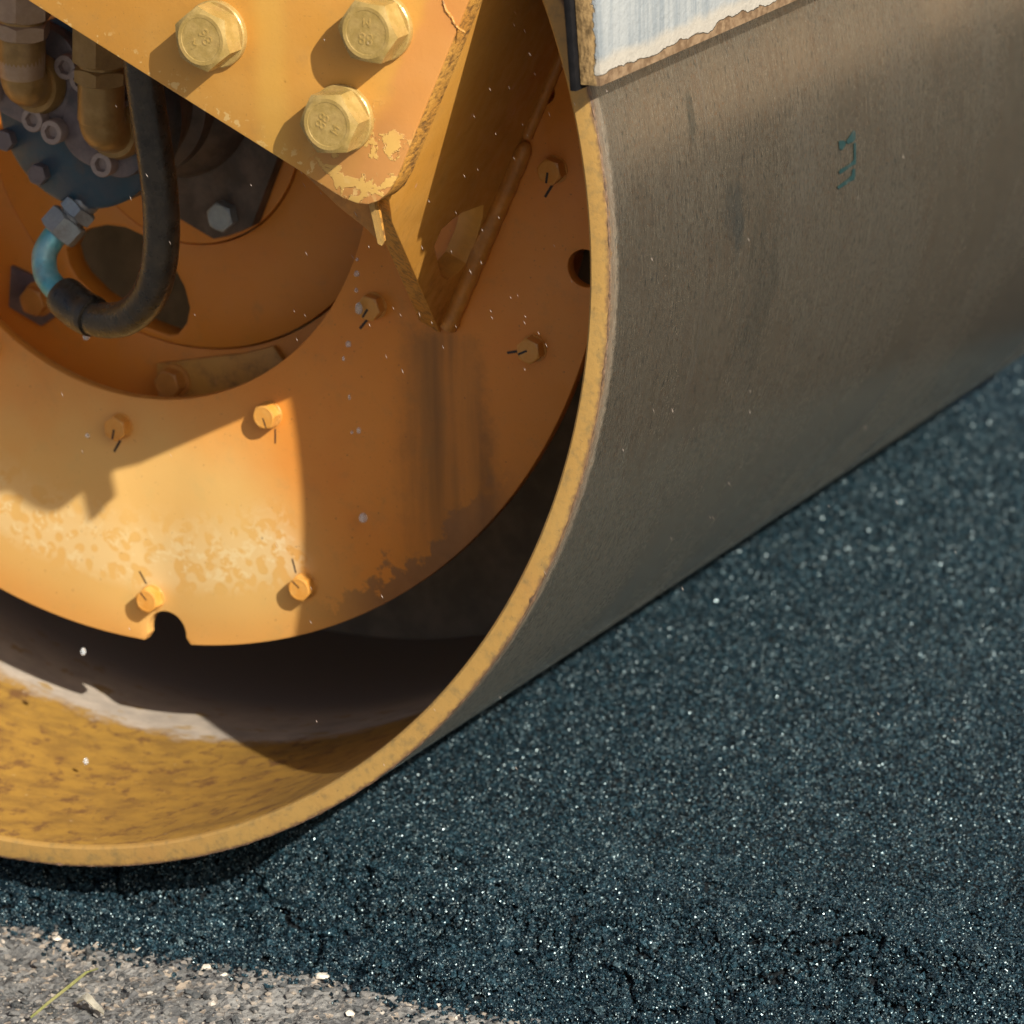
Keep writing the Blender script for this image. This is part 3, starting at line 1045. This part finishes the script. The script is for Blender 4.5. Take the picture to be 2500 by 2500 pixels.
# bolts on the disc
bolt_bm = hex_head_bm(0.0205, 0.0115, 0.0096, 0.0012)
wash = ring_bm(0.006, 0.0122, 0.0012, 32, 0.0003)
tmp_me = bpy.data.meshes.new('w')
wash.to_mesh(tmp_me)
bolt_bm.from_mesh(tmp_me)
disc_bolt_me = mesh_of('disc_bolt', bolt_bm, MAT['discbolt'], 25)


def mark_me(l, w):
    return mesh_of('torque_mark', box_bm(l, w, 0.0004), MAT['ink'])


mk_head, mk_disc = mark_me(0.0095, 0.0020), mark_me(0.0135, 0.0023)
rnd = random.Random(4)
spots = [(0.272, -94.8, 5, 255), (0.277, -61.0, 40, 283), (0.277, -28.2, 20, 238), (0.264, -127.5, 12, 200),
         (0.272, 5.0, 33, 20), (0.272, 37.5, 50, 90), (0.272, 200.0, 3, 120), (0.272, 167.0, 22, 30),
         (0.272, 135.0, 8, 170), (0.272, 102.0, 26, 50), (0.272, 70.0, 17, 70),
         (0.432, -89.6, 10, 118), (0.432, -67.6, 18, 122), (0.429, -20.9, 8, 195), (0.424, 1.0, 14, 252),
         (0.430, -158.0, 21, 140), (0.430, 23.0, 41, 20), (0.430, 69.0, 6, 80), (0.430, 111.0, 31, 100),
         (0.430, 157.0, 16, 130)]
for r_, a_, roll, mdir in spots:
    a = math.radians(a_)
    x_, z_ = r_ * math.cos(a), R + r_ * math.sin(a)
    b = inst('disc_bolt', disc_bolt_me, roller, face_front((x_, DY, z_), math.radians(roll)))
    d = math.radians(mdir) - math.radians(roll)
    thin = Matrix.Diagonal((1.0, 0.5 if a_ in (-61.0, -89.6, -67.6) else 1.0, 1.0, 1.0))
    inst('torque_mark', mk_head, b, Matrix.Translation((0.0052 * math.cos(d), 0.0052 * math.sin(d), 0.01265)) @ Matrix.Rotation(d + 0.15 + rnd.uniform(-0.2, 0.2), 4, 'Z') @ thin)
    inst('torque_mark', mk_disc, b, Matrix.Translation((0.0205 * math.cos(d), 0.0205 * math.sin(d), 0.0002)) @ Matrix.Rotation(d - 0.1 + rnd.uniform(-0.25, 0.25), 4, 'Z') @ thin)

# mounting flange
fl = [(0.0566, 0.8096), (0.1016, 0.7877), (0.2249, 0.7284), (0.37, 0.6588), (0.3819, 0.6528), (0.3929, 0.6478), (0.4044, 0.6450), (0.4148, 0.6449),
      (0.4248, 0.6488), (0.4337, 0.6564), (0.4407, 0.6674), (0.4468, 0.6799), (0.4545, 0.6969), (0.4797, 0.751), (0.509, 0.8147), (0.59, 0.990),
      (0.33, 1.07), (-0.09, 1.07), (-0.14, 0.905)]
FY = -0.060
bmf = plate_bm(fl, [], 0.029, Matrix.Translation((0, FY, 0)), 0.0016, True)
bmesh.ops.recalc_face_normals(bmf, faces=bmf.faces[:])
mef = bpy.data.meshes.new('mounting_flange')
bmf.to_mesh(mef)
bmf.free()
mef.materials.append(MAT['flange'])
mef.materials.append(MAT['cut'])
flange = link('mounting_flange', mef, None, roller, 30)
tag(flange, 'sunlit yellow mounting plate with chipped lower corner')

# raised paint crack near the top right of the flange
bm = tube_bm(catmull([(x_, FY, z_) for x_, z_ in ((0.4872, 0.8157), (0.4902, 0.8075), (0.4948, 0.8028), (0.4974, 0.7971), (0.502, 0.7933), (0.5066, 0.7911))], 6),
             0.0010, 6, None, 0.9, 3)
from_bm('paint_crack', bm, MAT['cut'], flange, 30)

big_me = mesh_of('flange_bolt', hex_head_bm(0.0465, 0.0215, 0.0208, 0.0055), MAT['bolt'], 25)
wash_me = mesh_of('washer', ring_bm(0.015, 0.0275, 0.0055, 56, 0.0010), MAT['bolt'], 30)
t88 = text_mesh('88', 0.0135, 0.00035, MAT['bolt'])
t98 = text_mesh('98', 0.0135, 0.00035, MAT['bolt'])
tM = text_mesh('M', 0.0100, 0.00035, MAT['bolt'])
for (x_, z_, roll, ta, t1) in ((0.2818, 0.7736, 8, -60, t98), (0.4327, 0.7906, 24, 175, t88), (0.3953, 0.7142, 35, 62, t88)):
    b = inst('flange_bolt', big_me, roller, face_front((x_, FY, z_), math.radians(roll)))
    inst('washer', wash_me, b, Matrix.Identity(4))
    rr = Matrix.Rotation(math.radians(ta - roll), 4, 'Z')
    top = 0.0055 + 0.0215 - 0.006 * 0.0465
    inst('head_marking', t1, b, rr @ Matrix.Translation((0.0, 0.0045, top)))
    inst('head_marking', tM, b, rr @ Matrix.Translation((0.0, -0.0085, top)))

# large gusset behind the right edge of the flange, with a long hole
W0, W2 = Vector((0.3113, 0.253, 0.4566)), Vector((0.4113, 0.253, 0.6682))
E0 = Vector((0.4181, -0.003, 0.6529))
U = (W2 - W0).normalized()                        # up along the weld
nrm = U.cross(E0 - W0).normalized()
if nrm.x < 0:
    nrm = -nrm
V = nrm.cross(U).normalized()
if V.y < 0:
    V = -V


def uv(p_):
    d = Vector(p_) - W0
    return (d.dot(U), d.dot(V))


# frame: local x -> U, local z -> V, local y (thickness) -> -nrm
frm = Matrix((U, -nrm, V)).transposed().to_4x4()
frm = Matrix.Translation(W0) @ frm
ga = [uv((0.3090, 0.2527, 0.4508)), uv((0.3605, 0.1127, 0.5443)), uv((0.3987, 0.009, 0.6133)), uv((0.4178, -0.0305, 0.649))]
u_top = uv((0.56, 0.02, 0.975))[0]
ga += [(u_top, ga[3][1]), (u_top, 0.0)]
gh = [(0.3666, 0.1403, 0.5605), (0.3735, 0.1405, 0.5752), (0.3747, 0.1574, 0.5795), (0.3749, 0.174, 0.5819), (0.3701, 0.2235, 0.5775), (0.3626, 0.2351, 0.563),
      (0.3503, 0.2445, 0.538), (0.3412, 0.2436, 0.5187), (0.3391, 0.2323, 0.5129), (0.3395, 0.212, 0.5115), (0.3452, 0.1911, 0.5211), (0.3549, 0.1674, 0.5388)]
ghole = [uv(p_) for p_ in gh]
bmg = plate_bm(ga, [ghole], 0.022, frm, 0.0012)
bmg.normal_update()
for f_ in bmg.faces:
    cu_, cv_ = uv(f_.calc_center_median())
    in_hole = min(q[0] for q in ghole) - 0.002 < cu_ < max(q[0] for q in ghole) + 0.002 and min(q[1] for q in ghole) - 0.002 < cv_ < max(q[1] for q in ghole) + 0.002
    f_.material_index = 1 if abs(f_.normal.dot(nrm)) < 0.3 and not in_hole else 0
meg = bpy.data.meshes.new('gusset_plate')
bmesh.ops.recalc_face_normals(bmg, faces=bmg.faces[:])
bmg.to_mesh(meg)
bmg.free()
meg.materials.append(MAT['gusset'])
meg.materials.append(MAT['cut'])
gus = link('gusset_plate', meg, None, roller, 30)
tag(gus, 'deep yellow gusset plate with long hole, half in shade')
# weld bead along its foot
wb = [W0 + U * (0.004 + 0.19 * i / 40) + nrm * 0.006 + Vector((0, -0.004, 0)) for i in range(41)]
rad_ = [0.0080 + 0.0004 * math.sin(i * 1.3) for i in range(39)] + [0.0062, 0.003]
weld = from_bm('weld_bead', tube_bm(wb, rad_, 14, None, 0.05, 5), MAT['weld'], gus, 60)
wb2 = [W0 + U * (0.198 + 0.135 * i / 30) + nrm * 0.003 + Vector((0, -0.002, 0)) for i in range(31)]
from_bm('weld_bead', tube_bm(wb2, 0.0052, 12, None, 0.06, 6), MAT['weld'], gus, 60)
# small second gusset below the flange corner
sB = [(0.320, 0.664), (0.402, 0.650), (0.3975, 0.6342), (0.4025, 0.6029), (0.3995, 0.6045), (0.389, 0.6132), (0.365, 0.6285)]
gB = plate_bm(sB, [], 0.010, Matrix.Translation((0, -0.018, 0)), 0.0012, True)
bmesh.ops.recalc_face_normals(gB, faces=gB.faces[:])
meB = bpy.data.meshes.new('corner_gusset')
gB.to_mesh(meB)
gB.free()
meB.materials.append(MAT['weld'])
meB.materials.append(MAT['cut'])
cg = link('corner_gusset', meB, None, roller, 30)
bm = bmesh.new()
lv = []
for x_, z_ in ((0.4050, 0.655), (0.4042, 0.6374), (0.4109, 0.6057), (0.4100, 0.6035), (0.4062, 0.6052), (0.3992, 0.6374), (0.3992, 0.655)):
    lv.append((bm.verts.new((x_, -0.0304, z_)), bm.verts.new((x_ - 0.0045, -0.0182, z_ - 0.0015))))
n_ = len(lv)
bm.faces.new([q[0] for q in lv])
bm.faces.new([q[1] for q in reversed(lv)])
for i in range(n_):
    j = (i + 1) % n_
    bm.faces.new((lv[i][0], lv[i][1], lv[j][1], lv[j][0]))
bmesh.ops.bevel(bm, geom=bm.edges[:], offset=0.0006, segments=1, affect='EDGES')
from_bm('gusset_lip', bm, MAT['rim'], cg, 30)

# hub plates behind the opening
slot = [(-0.1356, 0.46), (-0.1287, 0.4725), (-0.1115, 0.4823), (-0.0905, 0.4883), (-0.07, 0.488), (-0.0508, 0.4817), (-0.0348, 0.4724), (-0.0203, 0.4567),
        (-0.0089, 0.437), (-0.0042, 0.4176), (-0.0084, 0.4027), (-0.0181, 0.3917), (-0.0275, 0.3893), (-0.0539, 0.3952), (-0.0792, 0.4054), (-0.1045, 0.4183),
        (-0.1245, 0.4346), (-0.1322, 0.4457)]
slot2 = [(-0.205, 0.535), (-0.160, 0.500), (-0.158, 0.470), (-0.175, 0.460), (-0.205, 0.500)]
from_bm('hub_plate', plate_bm(circle(0, R, 0.2186, 160), [circle(0, R, 0.1214, 120), slot], 0.026, Matrix.Translation((0, 0.350, 0)), 0.001), MAT['paint'], roller, 30)
from_bm('hub_plate', plate_bm(circle(0, R, 0.1198, 120), [], 0.026, Matrix.Translation((0, 0.3475, 0)), 0.001), MAT['paint'], roller, 30)
from_bm('hub_plate', plate_bm(circle(0, R, 0.400, 160), [circle(0, R, 0.2204, 160)], 0.026, Matrix.Translation((0, 0.3525, 0)), 0.001), MAT['paint'], roller, 30)
# low segment plate bolted in the bottom of the recess
seg_pl = [(-0.040, 0.362), (0.055, 0.382), (0.085, 0.392), (0.120, 0.350), (0.060, 0.300), (-0.040, 0.300)]
from_bm('segment_plate', plate_bm(seg_pl, [], 0.006, Matrix.Translation((0, 0.3455, 0)), 0.0008), MAT['gusset'], roller, 30)
seg_l = [(-0.195, 0.440), (-0.150, 0.425), (-0.140, 0.402), (-0.165, 0.385), (-0.200, 0.40)]
from_bm('segment_plate', plate_bm(seg_l, [], 0.006, Matrix.Translation((0, 0.3455, 0)), 0.0008), MAT['pad'], roller, 30)
hub_bolt_me = mesh_of('hub_bolt', hex_head_bm(0.024, 0.013, 0.0112, 0.003), MAT['weld'], 25)
hub_wash_me = mesh_of('washer', ring_bm(0.008, 0.0165, 0.003, 32, 0.0005), MAT['weld'], 30)
for x_, z_ in ((-0.0205, 0.348), (-0.1640, 0.412)):
    b = inst('hub_bolt', hub_bolt_me, roller, face_front((x_, 0.3455, z_), 0.3))
    inst('washer', hub_wash_me, b, Matrix.Identity(4))

# hydraulic motor
MC = (-0.005, 0.635)
body_prof = [(0.0, 0.215), (0.070, 0.215), (0.074, 0.220), (0.074, 0.240), (0.066, 0.246), (0.066, 0.262), (0.076, 0.268), (0.076, 0.284), (0.068, 0.290),
             (0.068, 0.302), (0.082, 0.312), (0.090, 0.330), (0.0, 0.330)]
motor = from_bm('hydraulic_motor', lathe_bm(body_prof, 72, False, MC), MAT['cast'], roller, 40)
tag(motor, 'oily brown and blue hydraulic motor in the disc opening')
cover = from_bm('motor_cover', lathe_bm([(0.0, 0.180), (0.082, 0.180), (0.086, 0.183), (0.086, 0.209), (0.082, 0.214), (0.0, 0.214)], 72, False, MC), MAT['blue'], motor, 40)
sq = []
for k_ in range(4):
    a = math.radians(-69 + 90 * k_)
    for da in (-9, -3, 3, 9):
        sq.append((MC[0] + 0.010 + 0.143 * math.cos(a + math.radians(da)), MC[1] - 0.004 + 0.143 * math.sin(a + math.radians(da))))
from_bm('motor_flange', plate_bm(sq, [], 0.0160, Matrix.Translation((0, 0.3305, 0)), 0.0015), MAT['cast'], motor, 30)
zb_me = mesh_of('motor_bolt', hex_head_bm(0.024, 0.012, 0.0112), MAT['zinc'], 25)
for k_ in range(4):
    a = math.radians(-69 + 90 * k_)
    inst('motor_bolt', zb_me, motor, face_front((MC[0] + 0.010 + 0.124 * math.cos(a), 0.3303, MC[1] - 0.004 + 0.124 * math.sin(a)), 0.2))
# two port pads
pads = []
for cx_, cz_, rp in ((-0.047, 0.672, 0.050), (0.034, 0.633, 0.047)):
    pp = []
    for i in range(72):
        a = 2 * math.pi * i / 72
        pp.append((cx_ + rp * (1 + 0.06 * math.cos(4 * (a - 0.45))) * math.cos(a), cz_ + rp * (1 + 0.06 * math.cos(4 * (a - 0.45))) * math.sin(a)))
    pads.append(pp)
for i_, pp in enumerate(pads):
    from_bm('port_pad', plate_bm(pp, [], 0.016, Matrix.Translation((0, 0.1635 - 0.002 * i_, 0)), 0.002), MAT['pad'], motor, 30)


def socket_screw_mesh():
    bm = bmesh.new()
    seg = 30
    prof = [(0.0112, 0), (0.0112, 0.0105), (0.0105, 0.0115), (0.0064, 0.0115), (0.0060, 0.0055), (0.0, 0.0050)]
    rings = []
    for r_, z_ in prof:
        if r_ == 0:
            rings.append([bm.verts.new((0, 0, z_))])
            continue
        ring = []
        for i in range(seg):
            a = 2 * math.pi * i / seg
            rr = r_
            if z_ < 0.0060 and z_ > 0.001 or r_ < 0.0066:
                rr = r_ * 0.93 / math.cos((a + math.pi / 6) % (math.pi / 3) - math.pi / 6)
            ring.append(bm.verts.new((rr * math.cos(a), rr * math.sin(a), z_)))
        rings.append(ring)
    for a, b in zip(rings[:-1], rings[1:]):
        for i in range(seg):
            j = (i + 1) % seg
            if len(b) == 1:
                bm.faces.new((a[i], a[j], b[0]))
            else:
                bm.faces.new((a[i], a[j], b[j], b[i]))
    return mesh_of('socket_screw', bm, MAT['screw'], 35)


ss_me = socket_screw_mesh()
sock_bm = bmesh.new()
bmesh.ops.create_circle(sock_bm, cap_ends=True, segments=6, radius=0.0053)
sock_me = mesh_of('screw_socket', sock_bm, MAT['socket'])
for x_, z_ in ((-0.0376, 0.6323), (-0.017, 0.6233), (0.0329, 0.5986), (-0.001, 0.682), (0.0153, 0.6723), (-0.0558, 0.7078), (0.0648, 0.648), (-0.084, 0.652)):
    yy = 0.1635 if x_ < -0.018 or z_ > 0.68 else 0.1615
    s = inst('socket_screw', ss_me, motor, face_front((x_, yy, z_), 0.4))
cap_me = mesh_of('cover_bolt', hex_head_bm(0.017, 0.010, 0.0078), MAT['pad'], 25)
for x_, z_ in ((-0.0478, 0.578), (-0.0811, 0.606)):
    inst('cover_bolt', cap_me, motor, face_front((x_, 0.180, z_), 0.3))

# two angled fittings rising from the pads


def fitting(base, mat_lo, mat_hi, top_h, name):
    bx, by, bz = base
    axis = Vector((0.10, -0.06, 1.0)).normalized()
    o = Vector(base)
    # flanged foot against the pad, then the elbow
    foot = tube_bm([Vector((bx, by + 0.012, bz)), Vector((bx, by + 0.0135, bz)) + Vector((0, -0.006, 0)), Vector((bx, by, bz))],
                   [0.0275, 0.0275, 0.0245], 32)
    path = catmull([o + Vector((0, 0.004, 0)), o + Vector((0.001, -0.012, 0.006)), o + Vector((0, -0.016, 0)) + axis * 0.026, o + Vector((0, -0.016, 0)) + axis * 0.066], 6)
    foot = tube_bm(path, [0.0204] * (len(path)), 32, foot)
    f_ = from_bm(name, foot, mat_lo, roller, 45)
    top = o + Vector((0, -0.016, 0))
    slv = from_bm('fitting_sleeve', tube_bm([top + axis * 0.012, top + axis * 0.014, top + axis * 0.050, top + axis * 0.052], [0.0195, 0.0207, 0.0200, 0.0190], 32), mat_hi, f_, 45)
    for k_, (h0, hh, af) in enumerate(((0.047, 0.015, 0.043), (0.0645, 0.040, 0.046), (0.107, 0.04, 0.040))):
        nb = hex_head_bm(af, hh, af * 0.47, 0.0, None, True)
        inst('hex_nut', mesh_of('hex_nut', nb, mat_hi, 25), f_, aim(top + axis * h0, axis, 0.35))
    return f_


f1 = fitting((-0.034, 0.150, 0.664), MAT['brass'], MAT['pinkzinc'], 0.1, 'hydraulic_fitting')
f2 = fitting((0.046, 0.148, 0.631), MAT['brass'], MAT['brass'], 0.1, 'hydraulic_fitting')
tag(f1, 'pinkish grey hydraulic fitting in the top left corner')
tag(f2, 'brassy yellow hydraulic fitting beside the black hose')

# black hose looping to the case drain
hp = [(0.1365, 0.05, 0.775), (0.1352, 0.06, 0.7141), (0.1345, 0.07, 0.662), (0.134, 0.08, 0.614), (0.1295, 0.09, 0.5697), (0.1189, 0.10, 0.5291), (0.1007, 0.11, 0.4967), (0.072, 0.12, 0.4733),
      (0.0384, 0.13, 0.465), (0.0105, 0.14, 0.4684)]
hose = from_bm('hydraulic_hose', tube_bm(catmull(hp, 10), 0.0158, 28, None, 0.01, 9), MAT['rubber'], roller, 60)
tag(hose, 'thick black rubber hose curving round below the motor')
sl = catmull([(0.030, 0.1325, 0.4655), (0.0105, 0.14, 0.4690), (-0.012, 0.1475, 0.4785)], 6)
from_bm('hose_sleeve', tube_bm(sl, [0.0178] + [0.0186] * (len(sl) - 2) + [0.0172], 28), MAT['rubber'], hose, 45)
el = catmull([(-0.008, 0.146, 0.4765), (-0.0199, 0.15, 0.4825), (-0.0335, 0.157, 0.4920), (-0.0395, 0.165, 0.5075), (-0.0360, 0.174, 0.5205), (-0.0270, 0.180, 0.5320)], 8)
from_bm('metal_elbow', tube_bm(el, 0.0112, 24), MAT['tealzinc'], hose, 45)
ax = Vector((0.75, 0.55, 0.95)).normalized()
n0 = Vector((-0.0330, 0.1755, 0.5245))
inst('hex_nut', mesh_of('hex_nut', hex_head_bm(0.034, 0.020, 0.0160, 0.0, None, True), MAT['zinc'], 25), hose, aim(n0, ax, 0.2))
inst('hex_nut', mesh_of('hex_nut', hex_head_bm(0.031, 0.012, 0.0146, 0.0, None, True), MAT['zinc'], 25), hose, aim(n0 + ax * 0.0225, ax, 0.5))
from_bm('port_adapter', tube_bm([n0 + ax * 0.015, n0 + ax * 0.060], 0.0125, 20), MAT['zinc'], hose, 45)

# scraper board across the drum
X1, X0 = 0.612, 0.5935
bm = plate_bm([(-0.0349, 0.7520), (1.60, 0.7490), (1.60, 0.98), (-0.061, 0.98)], [], X1 - X0,
              Matrix(((0, -1, 0, X1), (1, 0, 0, 0), (0, 0, 1, 0), (0, 0, 0, 1))), 0.0009)
board = from_bm('scraper_board', bm, MAT['board'], roller, 30)
tag(board, 'white painted scraper board with peeling brown edge against the drum')
bm = plate_bm([(-0.0400, 0.7475), (1.58, 0.7455), (1.58, 0.97), (-0.068, 0.97)], [], 0.0060,
              Matrix(((0, -1, 0, X0 - 0.0005), (1, 0, 0, 0), (0, 0, 1, 0), (0, 0, 0, 1))), 0.0006)
from_bm('rubber_strip', bm, MAT['strip'], board, 30)

# ------------------------------------------------------------------ water, grass, chips
drop_bm = bmesh.new()
bmesh.ops.create_icosphere(drop_bm, subdivisions=3, radius=1.0)
for v in drop_bm.verts:
    v.co.z *= 1.0 + 0.12 * v.co.z
drop_me = mesh_of('water_drop', drop_bm, MAT['water'], 180)
drops = [((0.2376, 0.236, 0.5138), 0.0016, 1.2, 'tiny water drop, topmost of the falling column under the corner gusset'),
         ((0.2367, 0.236, 0.5008), 0.0030, 1.1, 'small bright water drop falling just below the gusset lip'),
         ((0.2357, 0.236, 0.4859), 0.0021, 1.2, 'small water drop falling just above the inner bolt with drop on it'),
         ((0.2378, 0.236, 0.4693), 0.0040, 1.6, 'large oval water drop in front of the inner disc bolt'),
         ((0.2261, 0.236, 0.4360), 0.0030, 1.2, 'water drop falling just below the bolt torque mark'),
         ((0.2208, 0.236, 0.4224), 0.0014, 2.0, 'thin water drop falling left below the bolt torque mark'),
         ((0.2255, 0.236, 0.3876), 0.0015, 2.0, 'thin water drop falling level with the gusset tip dirt run'),
         ((0.2341, 0.236, 0.3580), 0.0023, 1.5, 'right one of the paired water drops beside the sunlit patch'),
         ((0.2271, 0.236, 0.3557), 0.0015, 1.3, 'left smaller one of the paired drops beside the sunlit patch'),
         ((0.2358, 0.236, 0.2775), 0.0046, 1.15, 'big round water drop lowest in the column right of the sunlit patch'),
         ((-0.0489, 0.236, 0.3210), 0.0026, 1.0, 'round water drop left of the lower inner disc bolt'),
         ((-0.0412, 0.2, 0.1258), 0.0030, 1.4, 'water drop in front of the dark gap under the disc'),
         ((-0.0182, 0.16, 0.0359), 0.0026, 1.5, 'water drop over the yellow inside of the drum rim'),
         ((0.0225, 0.13, 0.4475), 0.0038, 1.0, 'water drop hanging under the black hose sleeve')]
for loc, r_, st, lab in drops:
    o = bpy.data.objects.new('water_drop', drop_me)
    COL.objects.link(o)
    o.location = loc
    o.scale = (r_ * 0.85, r_ * 0.85, r_ * 0.85 * st)
    tag(o, lab, 'water drop', 'water dripping from the roller')

# fine spray drifting in front of the drum
rs2 = np.random.RandomState(3)
bm = bmesh.new()
for i in range(130):
    a = rs2.rand()
    if a < 0.55:
        c = Vector((rs2.uniform(0.30, 0.58), rs2.uniform(-0.05, 0.05), rs2.uniform(0.50, 0.82)))
    else:
        c = Vector((rs2.uniform(0.05, 0.95), rs2.uniform(-0.12, 0.05), rs2.uniform(0.15, 0.85)))
    l_ = rs2.uniform(0.0014, 0.0030)
    w_ = rs2.uniform(0.00016, 0.00030)
    d = (cr * rs2.uniform(0.3, 0.7) - cu).normalized()
    s1 = d.orthogonal().normalized()
    s2 = d.cross(s1)
    ring = [bm.verts.new(c + s1 * w_ * math.cos(q) + s2 * w_ * math.sin(q)) for q in (0, 2.09, 4.19)]
    e1, e2 = bm.verts.new(c + d * l_), bm.verts.new(c - d * l_)
    for k_ in range(3):
        bm.faces.new((ring[k_], ring[(k_ + 1) % 3], e1))
        bm.faces.new((ring[(k_ + 1) % 3], ring[k_], e2))
sp = from_bm('water_spray', bm, MAT['mist'], None, 180)
tag(sp, 'fine water spray drifting in front of the drum', 'spray', kind='stuff')


def zold(x_, y_):
    return float(old_z(np.array([x_]), np.array([y_]))[0])


# dry grass blade on the old pavement
pts = [(0.1553, -0.2105), (0.1520, -0.175), (0.1475, -0.135), (0.1440, -0.105), (0.1412, -0.083)]
bm = bmesh.new()
rows = []
for i, (x_, y_) in enumerate(pts):
    w_ = [0.0016, 0.0022, 0.0024, 0.0018, 0.0003][i]
    z_ = zold(x_, y_) + [0.006, 0.009, 0.010, 0.009, 0.007][i]
    rows.append([bm.verts.new((x_ - w_, y_, z_)), bm.verts.new((x_, y_ - 0.0003, z_ - 0.0012)), bm.verts.new((x_ + w_, y_, z_ + 0.0004))])
for a, b in zip(rows[:-1], rows[1:]):
    bm.faces.new((a[0], a[1], b[1], b[0]))
    bm.faces.new((a[1], a[2], b[2], b[1]))
bmesh.ops.solidify(bm, geom=bm.faces[:], thickness=0.0004)
gb = from_bm('grass_blade', bm, MAT['grass'], None, 60)
tag(gb, 'thin dry green yellow grass blade lying on the old pavement', 'grass blade')

# curled pale leaf scrap beside it
bm = bmesh.new()
rows = []
for i in range(7):
    t = i / 6
    x_ = 0.170 + 0.034 * t
    y_ = -0.163 - 0.012 * t
    w_ = 0.0060 * math.sin(math.pi * (0.12 + 0.8 * t))
    z_ = zold(x_, y_) + 0.004 + 0.006 * math.sin(math.pi * t)
    rows.append([bm.verts.new((x_ + 0.3 * w_, y_ - w_, z_ + 0.002)), bm.verts.new((x_, y_, z_ - 0.001)), bm.verts.new((x_ - 0.3 * w_, y_ + w_, z_ + 0.003))])
for a, b in zip(rows[:-1], rows[1:]):
    bm.faces.new((a[0], a[1], b[1], b[0]))
    bm.faces.new((a[1], a[2], b[2], b[1]))
bmesh.ops.solidify(bm, geom=bm.faces[:], thickness=0.0006)
lf = from_bm('leaf_scrap', bm, MAT['leaf'], None, 60)
tag(lf, 'curled pale leaf scrap beside the grass blade', 'leaf')

# pale stone chips lying on the old pavement
chips = [((0.2296, -0.0493), 0.0085, 'squarish white stone chip nearest the asphalt edge above the grass blade'),
         ((0.255, -0.064), 0.0042, 'small white stone chip right of the squarish one'),
         ((0.330, -0.028), 0.0085, 'long pale stone chip half under the asphalt edge'),
         ((0.387, -0.080), 0.0060, 'yellowish stone chip halfway along the pavement right of centre'),
         ((0.300, -0.165), 0.0080, 'white stone chip at the bottom edge of the picture'),
         ((0.150, -0.026), 0.0080, 'pale flat stone chip at the asphalt edge left of centre'),
         ((0.075, -0.045), 0.0075, 'pale stone chip near the left border by the asphalt edge'),
         ((0.480, -0.090), 0.0050, 'small pale stone chip at the right end of the pavement')]
for i, ((x_, y_), r_, lab) in enumerate(chips):
    q = np.array([[x_, y_, zold(x_, y_) + r_ * 0.22]])
    o = stones('stone_chip', q * 0.0, np.array([r_ * 0.75]), 0.5, MAT['lime'], 60 + i, 0.3)
    o.location = q[0]
    tag(o, lab, 'stone chip', 'pale chips on the old pavement')
